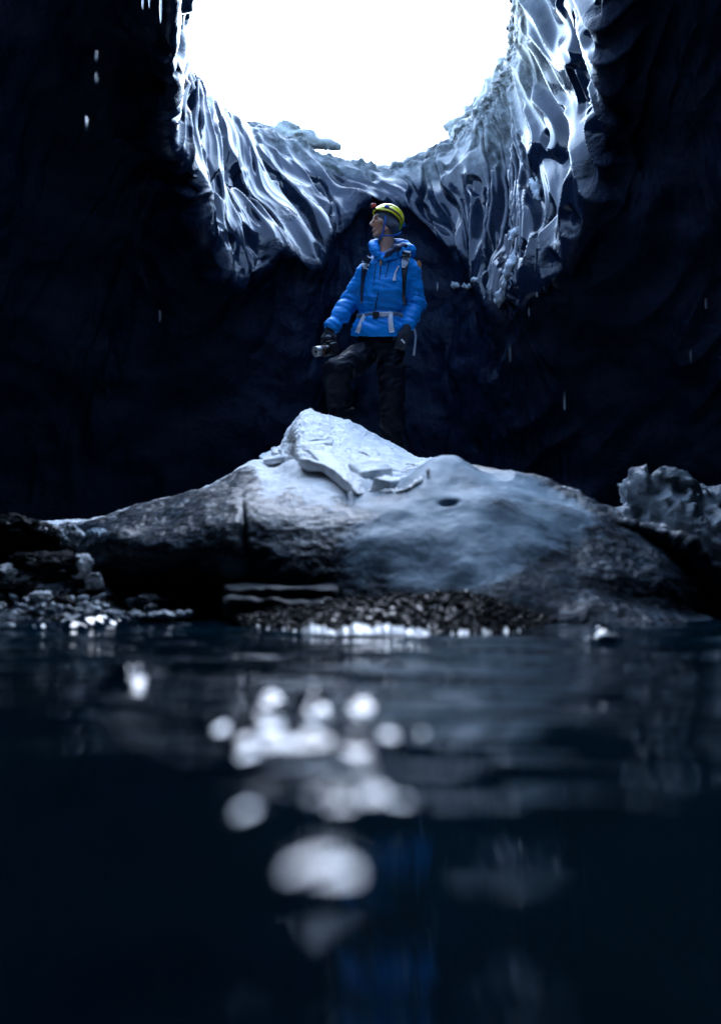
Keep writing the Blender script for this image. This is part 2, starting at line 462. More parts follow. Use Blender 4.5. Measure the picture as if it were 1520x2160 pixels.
RS = sstep(14, 15.5, TT)
rib = n2(tw*(1.45 + .75*RS) , vw*.5, 21); rib2 = n2(tw*3.4, vw*.8, 22)
ribs = (1 - np.abs(rib)*2.6) + .10*(1 - np.abs(rib2)*2.6)          # sharp ridges, smooth bowls between
scal = n2(tw*1.0, vw*1.5, 31); scal2 = n2(tw*1.9, vw*2.6, 32)
cups = -(np.abs(scal)*1.9) + .35*scal2
pit = (sstep(.06, .24, n2(tw*1.5, vw*1.0, 35)) + .6*sstep(.16, .32, n2(tw*2.7, vw*2.0, 36)))*sstep(2.2, 2.6, VV)
lit = sstep(1.9, 2.25, VV)*(1 - .7*sstep(4.3, 5.2, VV))
big = fbm(Pf*A([.55, .55, .7]), 3, seed=41).reshape(TT.shape)
strat = 1 - np.abs(n2(TT*.55 + .8*n2(TT*.5, vlen*.6, 52), vlen*2.4 + 1.5*warp, 51))*2.4
rock = fbm(Pf*2.4, 5, gain=.55, seed=61).reshape(TT.shape)
dark = sstep(4.0, 4.9, VV); rside = sstep(13, 16, TT)*(1 - sstep(20, 22, TT))
rimn = fbm(Pf*A([5, 5, 7]), 5, gain=.6, seed=71).reshape(TT.shape)
rim_w = sstep(1.2, 1.95, VV)*(1 - sstep(2.05, 2.45, VV))
H = lit*(RB*.11*(ribs - .6) + (1 - RB)*.13*(cups + .35)) + lit*.10*big + dark*(.22*big + (.03 + .13*rside)*(strat - .4) + .045*rock)
cup3 = np.abs(n2(tw*1.8, vw*2.1, 37)); H += lit*(.026 - .016*RS)*(.35 - cup3*2.0)
H -= lit*.12*pit
H += rim_w*.10*rimn*(.15 + snk[None, :])
Pd = P + nrm*H[..., None]
snow = np.clip(snk[None, :]*sstep(1.0, 1.9, VV)*(1 - sstep(2.12 + .35*snk[None, :], 2.5 + .5*snk[None, :], VV)) + .9*rimn*rim_w*snk[None, :], 0, 1)
snow = np.where(VV < 1.6, 1.0, snow)
gl = (1 - sstep(3.75, 4.45, VV + .9*rock + .3*big))*np.ones_like(TT)
gl = np.clip(gl, 0, 1)
ro_ = Pd[0, :, :2] - HC; ro_ /= np.linalg.norm(ro_, axis=1)[:, None]            # glacier surface outside the hole
skirt = np.concatenate([Pd[0, :, :2] + ro_*9, Pd[0, :, 2:] + .7], 1)
Pd = np.concatenate([skirt[None], Pd]); nr += 1
gl = np.concatenate([gl[:1], gl]); snow = np.concatenate([snow[:1], snow])
o = mesh('cave_wall', Pd.reshape(-1, 3), gridfaces(nr, nc, True)[:, ::int(-flip) or 1], M_CAVE, loc=(0, 7.6, 0),
         attrs={'gloss': gl.ravel(), 'snow': snow.ravel()})
tag(o, kind='structure')

# ------------------------------------------------------------------ water, with real ripples
WAVES = [(560, 1524, 95, 9, .22), (650, 1540, 120, 10, .24), (600, 1564, 140, 11, .24), (720, 1578, 90, 11, .24), (520, 1546, 70, 9, .24), (735, 1530, 40, 8, .22), (860, 1556, 60, 9, .17), (520, 1590, 60, 9, .17),
         (660, 1660, 60, 10, .21), (700, 1682, 70, 11, .20), (806, 1650, 34, 11, .20), (795, 1680, 30, 12, .20), (850, 1690, 60, 8, .13), (640, 1812, 90, 10, .14), (700, 1842, 90, 11, .135),
         (570, 1472, 26, 6, .28), (665, 1486, 45, 7, .30), (765, 1488, 28, 6, .28), (545, 1700, 60, 16, .07)]
_wr = np.random.default_rng(12); _w = []
for px, py, hw, hh, s in WAVES:                       # break the broad ones into overlapping wavelets
    if hw < 45: _w.append((px, py, hw, hh, s)); continue
    for k in range(5):
        f = _wr.uniform(.3, .5); _w.append((px + _wr.uniform(-.75, .75)*hw, py + _wr.uniform(-1.3, 1.3)*hh, hw*f, max(5.0, hh*_wr.uniform(.45, .8)), s*_wr.uniform(.8, 1.15)))
WAVES = _w + [(262, 1436, 38, 8, .32), (302, 1434, 14, 5, .26), (1280, 1350, 22, 5, .30), (1238, 1346, 9, 3, .25), (180, 1322, 40, 4, .25), (60, 1330, 12, 3, .25)]
def ripple(X, Y):
    p = np.stack([X.ravel(), Y.ravel(), np.zeros(X.size)], 1)
    far = np.clip(Y.ravel()/3.0, .25, 1.5)
    h = .017*noise(p*A([2.0, 3.4, 1]), 1)*np.clip(Y.ravel(), .35, 1) + .0085*noise(p*A([4.6, 8.5, 1]), 2)*far + .0020*noise(p*A([8, 15, 1]), 4) + .0006*noise(p*A([16, 26, 1]), 3)
    y = Y.ravel(); h = h + .055*np.maximum(0, .66 - np.maximum(y, .1))**1.5/.66**.5
    wob = .8*noise(p*A([15, 10, 1]), 6) + .45*noise(p*A([36, 22, 1]), 7)
    for px, py, hw, hh, s in WAVES:                  # steeper wavelets whose near faces catch the light of the opening
        ya, yb = CAM_H*FPX/(py + hh - 1215), CAM_H*FPX/(py - hh - 1215); y0, L_ = (ya + yb)/2, (yb - ya)
        x0 = (px - 760)*y0/FPX; hx = hw*y0/FPX; xx = (p[:, 0] - x0)/hx
        sx = -.5*((.1 - x0)/6 - x0/y0)                # sideways tilt that turns the facet to the opening
        t = (y - y0)/(L_*.5) + wob + sx*hx/(s*L_*.5)*xx
        h = h + s*L_/1.5*np.exp(-(np.abs(xx + wob)**3.5))*sstep(-1, 1, t)*(1 - sstep(1, 4.5, t))
    return h.reshape(X.shape)
xs = np.concatenate([np.linspace(-9, -2.4, 12)[:-1], np.linspace(-2.4, -.5, 130)[:-1], np.linspace(-.5, .5, 300)[:-1], np.linspace(.5, 2.4, 130), np.linspace(2.4, 9, 12)[1:]])
ys = np.concatenate([[-5, -2, -.5], np.linspace(.1, 1.8, 420)[:-1], np.linspace(1.8, 4.6, 200), [6, 9, 12, 16]])
X, Y = np.meshgrid(xs, ys)
Z = ripple(X, Y)
V = np.stack([X, Y, Z], -1).reshape(-1, 3)
tag(mesh('water', V, gridfaces(len(ys), len(xs))[:, ::-1], M_WATER, loc=(0, 0, 0)), kind='structure')

# ------------------------------------------------------------------ the ice mound
MK = [  # px: ridge(py,Y) shoulder belly low foot
 (-260, (1112, 5.3), (1150, 4.7), (1205, 4.3), (1262, 4.1), (1306, 3.9)),
 (-20,  (1108, 5.3), (1146, 4.7), (1200, 4.3), (1262, 4.1), (1306, 3.9)),
 (120,  (1100, 5.3), (1138, 4.8), (1190, 4.5), (1255, 4.3), (1300, 4.2)),
 (235,  (1088, 5.3), (1118, 4.35), (1165, 4.2), (1205, 4.35), (1286, 4.9)),
 (300,  (1064, 5.4), (1104, 4.2), (1155, 4.02), (1206, 4.2), (1280, 5.0)),
 (400,  (1042, 5.6), (1080, 4.15), (1145, 3.95), (1204, 4.1), (1280, 5.0)),
 (470,  (1014, 5.8), (1064, 4.1), (1140, 3.9), (1206, 4.02), (1284, 4.7)),
 (540,  (974, 6.0), (1050, 4.1), (1135, 3.87), (1222, 3.9), (1300, 4.0)),
 (590,  (958, 6.1), (1046, 4.1), (1135, 3.85), (1230, 3.82), (1306, 3.8)),
 (640,  (884, 6.3), (1046, 4.1), (1135, 3.83), (1230, 3.78), (1312, 3.72)),
 (700,  (892, 6.45), (1046, 4.1), (1130, 3.82), (1230, 3.74), (1314, 3.68)),
 (745,  (905, 6.55), (1046, 4.1), (1125, 3.82), (1230, 3.72), (1316, 3.64)),
 (830,  (948, 6.6), (1040, 4.15), (1120, 3.84), (1230, 3.70), (1318, 3.6)),
 (890,  (976, 6.4), (1016, 4.3), (1105, 3.88), (1230, 3.70), (1318, 3.6)),
 (950,  (980, 5.9), (1018, 4.25), (1110, 3.9), (1230, 3.70), (1320, 3.58)),
 (1040, (1006, 5.5), (1036, 4.2), (1120, 3.9), (1232, 3.70), (1322, 3.56)),
 (1130, (1036, 5.1), (1058, 4.15), (1135, 3.9), (1240, 3.70), (1324, 3.55)),
 (1250, (1086, 4.7), (1104, 4.08), (1170, 3.9), (1250, 3.74), (1326, 3.52)),
 (1340, (1116, 4.5), (1134, 4.08), (1195, 3.92), (1260, 3.8), (1328, 3.55)),
 (1410, (1142, 4.35), (1164, 4.1), (1220, 3.97), (1275, 3.88), (1328, 3.6)),
 (1470, (1200, 4.3), (1220, 4.2), (1255, 4.1), (1295, 4.0), (1330, 3.7)),
 (1560, (1300, 4.4), (1310, 4.35), (1318, 4.3), (1326, 4.2), (1336, 3.9)),
]
mr = []
for row in MK:
    px = row[0]; kk = 1.0 if 240 < px < 1430 else 0.0
    pts = [at(px, q[0], q[1] + kk*(0, .13, .0, -.05, -.03)[i]) for i, q in enumerate(row[1:])]
    r = pts[0]
    b3 = A([r[0]*1.05, 8.9, -.3]); b2 = A([r[0]*1.03, 8.2, max(r[2]*.55, -.05)]); b1 = A([r[0]*1.03, max(r[1] + 1.0, 7.45), r[2] - .05 if r[1] > 6 else r[2]*.86])
    ft = pts[-1]; mr.append([b3, b2, b1] + pts + [A([ft[0], ft[1] - .05, -.35])])
mr = A(mr); kx = A([r[0] for r in MK], float)
cx = np.concatenate([np.linspace(-260, 0, 40)[:-1], np.linspace(0, 1480, 620), np.linspace(1480, 1560, 12)[1:]])
G1 = hermite(kx, mr.reshape(len(MK), -1), cx).reshape(len(cx), 9, 3)
msegs = [10, 14, 40, 120, 70, 60, 60, 20]
mv = np.concatenate([i + np.arange(n)/n for i, n in enumerate(msegs)] + [A([8.0])])
P = hermite(np.arange(9), np.moveaxis(G1, 1, 0).reshape(9, -1), mv, .9).reshape(len(mv), len(cx), 3)
n_ = grid_normals(P); n_ *= np.sign((n_[80, :, 2]).mean())
CX, MV = np.meshgrid(cx, mv); S = CX.shape
Pf = P.reshape(-1, 3)
b1 = fbm(Pf*1.5, 3, seed=5).reshape(S); b2 = fbm(Pf*5.5, 5, gain=.55, seed=8).reshape(S); b3 = fbm(Pf*22, 3, gain=.6, seed=9).reshape(S)
milkx = (.20*sstep(330, 480, CX + 100*b2) + .80*sstep(590, 880, CX + 150*b2 + 160*b1))*(1 - sstep(1150, 1330, CX + 90*b2))*sstep(3.35, 3.9, MV)
edge = np.exp(-((MV - 3.0)/.35)**2)
bould = 1 - np.abs(noise(Pf*A([3.2, 3.2, 3.6]), 15).reshape(S))*2.2
H = .07*b1 + b2*(.018*(1 - .4*milkx)) + b3*(.006*(1 - .9*milkx)) + .05*edge*sstep(850, 900, CX)*b2 + .045*bould*np.exp(-((MV - 3.8)/.5)**2)*sstep(860, 940, CX)
def gs(cx_, cv, sx, sv): return np.exp(-((CX - cx_)/sx)**2 - ((MV - cv)/sv)**2)
H -= .055*gs(945, 4.62, 15, .045)                   # small dark pocket in the milky face
H -= .05*gs(512, 5.2, 6, .7); H -= .012*gs(738 + 20*b2, 3.9, 9, .3)
H += .05*gs(930, 3.9, 60, .35)
P = P + n_*H[..., None]
PYs = 1215 - (P[..., 2] - CAM_H)*FPX/P[..., 1]    # rough photo row of each point, used only to place dirt bands
snowm = sstep(520, 600, CX)*(1 - sstep(735, 760, CX))*(1 - sstep(3.85, 4.08, MV + .3*b2)) + sstep(735, 760, CX)*(1 - sstep(1150, 1420, CX))*(1 - sstep(3.35, 3.75, MV + .5*b2 + .3*(CX - 900)/300*sstep(900, 901, CX)))
snowm += .62*(1 - sstep(560, 640, CX))*(1 - sstep(3.2, 3.9, MV)) + .5*gs(650, 4.0, 110, .3) + .45*sstep(1150, 1300, CX)*(1 - sstep(3.1, 3.7, MV))
milkm = milkx*(1 - .85*sstep(5.7, 6.7, MV + 1.2*sstep(1000, 1200, CX))) - .5*gs(1060, 4.55, 70, .25) - .35*gs(760, 4.4, 60, .2) - .4*gs(900, 4.6, 40, .1)
milkm += .9*gs(490, 5.9, 22, .35) + .4*gs(430, 5.8, 20, .2) + .25*gs(150, 4.4, 40, .4)
mound_root = empty('ice_mound', at(760, 1330, 4.2)*A([1, 1, 0]))
tag(mound_root, 'large snow-capped mound of dirty glacier ice rising out of the pool', 'ice mound')
mesh('ice_body', P.reshape(-1, 3), gridfaces(*S)[:, ::-1], M_MOUND, mound_root, attrs={'snow': np.clip(snowm, 0, 1).ravel(), 'milk': np.clip(milkm, 0, 1).ravel()})
body_bvh = BVHTree.FromPolygons([tuple(v) for v in P[:, ::3].reshape(-1, 3)], gridfaces(S[0], P[:, ::3].shape[1]).tolist())
def cam_hit(bvh, px, py):
    d = Vector(at(px, py, 1.0) - A([0, 0, CAM_H])).normalized()
    h = bvh.ray_cast(Vector((0, 0, CAM_H)), d)
    return (A(h[0]), A(h[1])) if h[0] is not None else (None, None)
def drop_hit(bvh, x, y):
    h = bvh.ray_cast(Vector((x, y, 5)), Vector((0, 0, -1))); return A(h[0]) if h[0] is not None else None

def on(px, py, d=.04, Y0=9.0):
    h, _ = cam_hit(body_bvh, px, py)
    return at(px, py, min(Y0, (h[1] if h is not None else Y0) - d))
# snow cap: an upper layer of snow with a broken front edge
CK = [  # px : ridge(py,Y), middle, edge(py,Y)
 (574, (950, 6.0), (954, 5.9), (958, 5.75)),
 (592, (938, 6.1), (950, 5.9), (962, 5.6)),
 (610, (905, 6.2), (930, 5.9), (966, 5.5)),
 (626, (884, 6.25), (925, 5.9), (968, 5.45)),
 (642, (869, 6.3), (920, 5.9), (968, 5.4)),
 (665, (873, 6.35), (925, 5.9), (970, 5.35)),
 (700, (881, 6.45), (930, 5.9), (978, 5.25)),
 (730, (889, 6.5), (945, 5.85), (1000, 5.1)),
 (745, (896, 6.55), (955, 5.8), (1030, 4.9)),
 (785, (915, 6.6), (965, 5.8), (1034, 4.9)),
 (830, (938, 6.62), (980, 5.8), (1036, 4.95)),
 (875, (963, 6.5), (985, 5.8), (1022, 5.05)),
 (905, (975, 6.3), (988, 5.8), (1004, 5.3)),
]
cr_ = []
for row in CK:
    a, m_, e = (at(row[0], *row[1]), on(row[0], row[2][0], .05, row[2][1]), on(row[0], row[3][0], .06*(1 - 1.5*float(sstep(735, 800, A(row[0])))), row[3][1]))
    bk = A([a[0]*1.03, 7.65, a[2] - .05]); th = .034*(1 - .6*float(sstep(745, 850, A(row[0]))))
    cr_.append([A([a[0]*1.04, 8.1, a[2] - .5]), bk, a + A([0, .12, -.012]), a, m_, e + A([0, .02, .015]), e + A([0, -.005, -.02]), e + A([0, .03, -th]), e + A([0, .3, -th - .05])])
cr_ = A(cr_); ck = A([r[0] for r in CK], float)
cc = np.linspace(574, 905, 260)
G1 = hermite(ck, cr_.reshape(len(CK), -1), cc).reshape(len(cc), 9, 3)
csegs = [6, 20, 12, 60, 70, 10, 10, 10]
cv_ = np.concatenate([i + np.arange(n)/n for i, n in enumerate(csegs)] + [A([8.0])])
P = hermite(np.arange(9), np.moveaxis(G1, 1, 0).reshape(9, -1), cv_, .8).reshape(len(cv_), len(cc), 3)
Pf = P.reshape(-1, 3)
n_ = grid_normals(P); n_ *= np.sign(n_[60, :, 2].mean())
H = (.02*fbm(Pf*4, 3, seed=81) + .014*fbm(Pf*16, 4, gain=.6, seed=82) + .006*fbm(Pf*55, 2, seed=83)).reshape(P.shape[:2])
CCX, CV = np.meshgrid(cc, cv_)
H += .022*fbm(Pf*20, 3, gain=.7, seed=84).reshape(P.shape[:2])*np.exp(-((CCX - 618)/30)**2)*sstep(2, 4, CV)
P = P + n_*H[..., None]
cap = mesh('snow_cap', P.reshape(-1, 3), gridfaces(*P.shape[:2])[:, ::-1], M_SNOW, mound_root)
cap_bvh = BVHTree.FromPolygons([tuple(v) for v in P.reshape(-1, 3)], gridfaces(*P.shape[:2]).tolist())

def slab(name, pts, thick, mat, parent, seed, amp=.012, n=26):
    """a broken plate: outline of world points (roughly planar), extruded, edges rounded and roughened"""
    pts = A(pts); c = pts.mean(0)
    u, s, vt = np.linalg.svd(pts - c); nn = vt[2]*np.sign(vt[2][2] or 1)
    m = 14*len(pts)
    t = np.linspace(0, len(pts), m, endpoint=False)
    ring = hermite(np.arange(-2, len(pts) + 3), np.concatenate([pts[-2:], pts, pts[:3]]), t, .25)
    prof = [(0.0, .5), (.5, .5), (.9, .5), (.98, .46), (1.0, .36), (1.0, -.2), (.96, -.42), (.8, -.5), (.4, -.5), (0, -.5)]
    V = np.concatenate([c + (ring - c)*a + nn*thick*b_ for a, b_ in prof])
    V = V + (amp*fbm(V*12, 4, gain=.6, seed=seed))[:, None]*nn + .6*amp*np.stack([fbm(V*14, 3, seed=seed+q) for q in (1, 2, 3)], 1)
    return mesh(name, V, gridfaces(len(prof), m, True)[:, ::-1], mat, parent)
M_SLAB = mat_snow('packed snow slab', (0.42, 0.47, 0.52), (0.74, 0.77, 0.80), .6, 20, .25)
# curved plate whose shaded edge arcs across the cap, a broken block beside it, a shard on top
slab('snow_plate', [on(x, y, .13) for x, y in ((596, 968), (650, 957), (700, 968), (730, 998), (738, 1032), (716, 1010), (682, 988), (640, 978))], .045, M_SLAB, mound_root, 3, .008)
def block(name, c, half, eul, mat, parent, seed, amp=.014):
    from mathutils import Euler
    R = np.array(Euler(eul).to_matrix()); e = float(np.linalg.norm(half)) + .05
    V, F = nets(lambda p: rbox(p, c, half, .012, R) + amp*fbm(p*9, 3, gain=.5, seed=seed) + amp*.25*fbm(p*40, 2, seed=seed + 2), A(c) - e, A(c) + e, .009)
    return mesh(name, V, F, mat, parent)
block('snow_block', on(782, 1000, .06), (.085, .09, .05), (.42, -.22, .35), M_SLAB, mound_root, 5)
block('snow_block', on(815, 1024, .03), (.05, .06, .035), (.2, .3, -.4), M_SLAB, mound_root, 6, .01)
slab('snow_shard', [on(x, y, .10) for x, y in ((636, 938), (670, 930), (702, 930), (700, 938), (660, 943))], .03, M_SLAB, mound_root, 6, .006)
slab('snow_shard', [on(x, y, .08) for x, y in ((548, 966), (575, 955), (598, 957), (598, 968), (560, 978))], .05, M_SLAB, mound_root, 7, .012)
slab('ice_ledge', [at(472, 1232, 4.3), at(560, 1228, 4.2), at(720, 1236, 3.9), at(705, 1256, 3.55), at(560, 1256, 3.6), at(474, 1252, 3.75)], .05, M_BLACKICE, mound_root, 9, .015)
slab('ice_ledge', [at(472, 1262, 4.4), at(560, 1262, 4.2), at(720, 1266, 3.9), at(700, 1290, 3.5), at(560, 1290, 3.5), at(474, 1288, 3.6)], .085, M_BLACKICE, mound_root, 10, .02)

# ------------------------------------------------------------------ right-hand ice block, left rubble, gravel, floes, rim pieces
M_DIRTY = M_MOUND
def lump(name, c, r, seed, mat, label, cat, group=None, attrs=None, **kw):
    V, F = lumpV(c, r, seed, **kw)
    at_ = {k: np.full(len(V), v) for k, v in (attrs or {}).items()}
    o = mesh(name, V, F, mat, attrs=at_)
    return tag(o, label, cat, group)
# block of pale ice at the right edge
def sdf_block(p):
    f = lambda px, py, Y: at(px, py, Y)
    d = ell(p, f(1398, 1075, 5.2), (.20, .26, .18))
    d = smin(d, ell(p, f(1342, 1038, 5.1), (.06, .14, .125)), .03)
    d = smin(d, ell(p, f(1415, 1018, 5.15), (.10, .16, .085)), .03)
    d = smin(d, ell(p, f(1500, 1072, 5.3), (.17, .2, .13)), .03)
    d = smin(d, ell(p, f(1575, 1065, 5.3), (.22, .2, .15)), .05)
    d = smin(d, ell(p, f(1460, 1180, 5.2), (.52, .4, .28)), .12)
    d = smin(d, ell(p, f(1312, 1085, 5.0), (.05, .08, .05)), .03)
    return d + .02 + .06*fbm(p*6, 5, gain=.6, seed=91) + .05*(np.abs(noise(p*A([9, 9, 5]), 92))*2 - .5) + .02*fbm(p*26, 3, gain=.65, seed=95)
lo, hi = at(1270, 1360, 4.6), at(1700, 950, 5.8); lo[1] = 4.6; hi[1] = 5.8; lo[2] = -.1
V, F = nets(sdf_block, np.minimum(lo, hi), np.maximum(lo, hi), .014)
zz = V[:, 2]
o = mesh('ice_block', V, F, mat_snow('streaked wet ice', (.008, .014, .02), (.15, .19, .23), .25, 16, .7))
tag(o, 'lumpy pale grey ice block standing at the right edge above the mound', 'ice block')

# left rubble: broken ice and dirty chunks
RUB = [(35, 1142, 4.5, .19, .12, 'rounded black ice boulder at the far left end of the shore', 0.0, 0.0, 3),
       (110, 1150, 4.45, .07, .075, 'crusted grey ice chunk right beside the black boulder', .45, .4, 0),
       (150, 1140, 4.5, .09, .07, 'jagged whitish ice lump beneath the gritty left ridge', .5, .5, 2),
       (205, 1150, 4.4, .075, .075, 'rounded milky ice lump against the dark mound flank', .35, .9, 0),
       (95, 1196, 4.2, .17, .065, 'long low dirty ice slab under the black boulder', .5, .3, 2),
       (40, 1215, 4.15, .12, .05, 'low grey ice slab at the left frame edge', .48, .3, 2),
       (170, 1195, 4.2, .06, .05, 'frosted ice chunk at the right tip of the long slab', .6, .3, 1),
       (200, 1228, 4.1, .045, .04, 'small frosted chunk at the mouth of the dark hollow', .5, .2, 1),
       (85, 1258, 3.95, .05, .022, 'flat pale ice piece lying on the left shore', .7, .3, 1),
       (130, 1276, 3.85, .055, .032, 'smooth dark wedge-shaped stone on the left shore', 0, 0, 2),
       (320, 1268, 3.95, .09, .03, 'dark flat rock at the foot of the hollow', .1, 0, 2),
       (320, 1290, 3.75, .035, .028, 'greenish grey angular stone at the left waterline', .2, .4, 4),
       (205, 1290, 3.72, .022, .016, 'bright tilted ice shard on the left shore', .9, .5, 2),
       (283, 1298, 3.68, .018, .02, 'bright upright ice shard at the left waterline', .9, .5, 3),
       (172, 1290, 3.7, .014, .008, 'tiny white ice pebble beside the tilted shard', .9, .5, 1)]
for i, (px, py, Y, rx, rz, lab, sn, mk, cuts) in enumerate(RUB):
    cat = 'stone' if ('stone' in lab or 'rock' in lab) else ('boulder' if 'boulder' in lab else 'ice chunk')
    nm = {'stone': 'stone', 'boulder': 'boulder', 'ice chunk': 'ice_chunk'}[cat]
    lump(nm, at(px, py, Y), (rx, rx*.8, rz), 40 + i, M_STONE if 'black' in lab or 'smooth dark' in lab else M_MOUND, lab, cat, 'rubble on the left shore',
         attrs={'snow': sn, 'milk': mk}, sub=4, amp=.35, fine=.16 if sn < .9 else .03, cuts=cuts, rot=i*.7)
# small broken bits strewn over the left shore
bits = []
for k in range(5):
    V, F = lumpV((0, 0, 0), (1, .8, .6), 500 + k, sub=2, amp=.35, fine=.1, cuts=3)
    me = bpy.data.meshes.new('ice_bit'); me.from_pydata([tuple(v) for v in V], [], F.tolist())
    me.polygons.foreach_set('use_smooth', np.full(len(me.polygons), False)); me.materials.append(mat_snow('gritty ice bits', (.03, .04, .05), (.45, .5, .55), .3, 60, .3) if k == 0 else bits[0].materials[0]); bits.append(me)
for k in range(64):
    px = rng.uniform(-60, 400); Yd = rng.uniform(3.55, 4.35); zz_ = .03 + .07*(Yd - 3.5)/.8
    o = bpy.data.objects.new('ice_bit', bits[k % 5]); C.objects.link(o); s_ = rng.uniform(.010, .026)
    if px > 235: Yd = rng.uniform(3.55, 3.75); zz_ = .02
    o.scale = (s_, s_, s_); o.location = ((px - 760)*Yd/FPX, Yd, zz_ + .01); o.rotation_euler = tuple(rng.uniform(-.5, .5, 2)) + (rng.uniform(0, 6.28),)
    tag(o, 'small broken ice bit strewn on the left shore', 'ice bit', 'small ice bits on the left shore')
# low shelf of grit the rubble lies on
def shelf(name, edge, back, h, seed, mat, nu=220, nv=60, amp=.02):
    """bank: front edge and back edge polylines in the ground plane, crest height h per key"""
    e = hermite(np.linspace(0, 1, len(edge)), A(edge), np.linspace(0, 1, nu)); b_ = hermite(np.linspace(0, 1, len(back)), A(back), np.linspace(0, 1, nu))
    hh = hermite(np.linspace(0, 1, len(h)), A(h, float), np.linspace(0, 1, nu))
    v = np.linspace(0, 1, nv)[:, None]
    X = e[None, :, 0]*(1 - v) + b_[None, :, 0]*v; Y = e[None, :, 1]*(1 - v) + b_[None, :, 1]*v
    Z = -.05 + (hh[None, :] + .05)*np.sin(np.clip(v*1.15, 0, 1)*math.pi*.5)
    P = np.stack([X, Y, Z + 0*X], -1); Pf = P.reshape(-1, 3)
    P[..., 2] += (amp*fbm(Pf*9, 4, gain=.6, seed=seed) + amp*.4*fbm(Pf*35, 2, seed=seed + 1)).reshape(P.shape[:2])*np.minimum(1, v*4)
    F = gridfaces(nv, nu)
    return P, F
g2 = lambda px, py: at(px, py, 1)[:2]*(CAM_H/(CAM_H - at(px, py, 1)[2]))      # photo pixel on the water plane
P, F = shelf('left_shore', [g2(-200, 1300), g2(0, 1312), g2(140, 1318), g2(280, 1316), g2(400, 1300), g2(450, 1290)],
             [(-2.3, 4.6), (-1.7, 4.7), (-1.35, 4.7), (-1.05, 4.7), (-.85, 4.7), (-.65, 4.6)], [.10, .10, .09, .06, .04, .01], 21, None, amp=.035)
tag(mesh('shore', P.reshape(-1, 3), F, M_MOUND, attrs={'snow': np.full(P[..., 0].size, .42), 'milk': np.zeros(P[..., 0].size)}), kind='structure')
# dark gravel bar in front of the mound
edge = [g2(508, 1320), g2(560, 1332), g2(700, 1340), g2(860, 1342), g2(1000, 1340), g2(1090, 1334), g2(1170, 1326)]
back = [(-.46, 3.55), (-.36, 3.66), (-.11, 3.68), (.18, 3.66), (.42, 3.64), (.58, 3.62), (.70, 3.55)]
P, F = shelf('gravel_bar', edge, back, [.015, .045, .08, .10, .105, .05, .0], 25, None, 260, 60, .018)
gb = P
tag(mesh('gravel_bar', P.reshape(-1, 3), F, M_STONE), kind='structure')
bar_bvh = BVHTree.FromPolygons([tuple(v) for v in P.reshape(-1, 3)], F.tolist())
# pebbles: loose mass as stuff, the larger stones as things
v1, f1 = ico(1)
Vs, Fs, off = [], [], 0
for k in range(3400):
    r_, c_ = int(rng.uniform(1, 58)), int(rng.uniform(1, 258)); p = P[r_, c_]
    s = .0035 + .007*rng.random()**2
    v = v1*A([1, 1, .7])*s*(1 + .25*fbm(v1*1.5 + k*3.3, 1))[:, None]
    a = rng.uniform(0, 6.28); ca, sa = math.cos(a), math.sin(a)
    v = v*A([1.25, .9, 1]); v = np.stack([v[:, 0]*ca - v[:, 1]*sa, v[:, 0]*sa + v[:, 1]*ca, v[:, 2]], 1)
    Vs.append(v + p + A([0, 0, s*.4])); Fs.append(f1 + off); off += len(v)
tag(mesh('gravel', np.concatenate(Vs), np.concatenate(Fs), M_STONE, loc=(.1, 3.3, 0)), 'wet black gravel heaped at the foot of the ice mound', 'gravel', kind='stuff')
pebs = []
for k in range(6):
    V, F = lumpV((0, 0, 0), (1, .8, .62), 300 + k, sub=2, amp=.3, fine=.06, cuts=2)
    me = bpy.data.meshes.new('stone'); me.from_pydata([tuple(v) for v in V], [], F.tolist())
    me.polygons.foreach_set('use_smooth', np.full(len(me.polygons), True)); me.materials.append(M_STONE); pebs.append(me)
for k in range(70):
    c_ = int(np.clip(rng.normal(165, 55), 4, 254)); r_ = int(rng.uniform(2, 57)); p = P[r_, c_]
    o = bpy.data.objects.new('stone', pebs[k % 6]); C.objects.link(o)
    s = rng.uniform(.009, .017); o.scale = (s, s, s); o.location = Vector(p + A([0, 0, s*.35])); o.rotation_euler = (rng.uniform(-.4, .4), rng.uniform(-.4, .4), rng.uniform(0, 6.28))
    tag(o, 'wet black stone lying on the gravel bar below the mound', 'stone', 'larger stones on the gravel bar')
# sky glint on the bar's wet waterline, built as a glazed white strip
M_GLINT_ICE = mat_snow('glazed ice and sky glint', (.5, .56, .62), (.85, .88, .9), .10, 25, .15)
n = 300; t = np.linspace(.07, .86, n)
e = hermite(np.linspace(0, 1, len(edge)), A(edge), t)
wd = .006 + .034*np.exp(-((t - .40)/.16)**2) + .035*fbm(np.stack([t*22, t*0, t*0], 1), 4, gain=.7)
prof = [(-1.0, -.012), (-1.0, -.001), (-.6, .007), (-.2, .016), (.3, .026), (.8, .034), (1.2, .03), (1.3, -.012)]
V = []
for a, b_ in prof:
    V.append(np.stack([e[:, 0], e[:, 1] + .022 + a*np.maximum(wd, .002), b_*np.clip(wd/.045, .05, 1)], 1))
V = np.concatenate(V); V[:, 2] -= np.tile(.03*(1 - sstep(.004, .014, wd)), len(prof)); V[:, 2] += .004*fbm(V*A([20, 20, 1]), 3, seed=33)
tag(mesh('waterline_glint', V, gridfaces(len(prof), n), M_GLINT_ICE), 'thin white strip standing for the sky glint along the waterline of the gravel bar', 'sky glint')
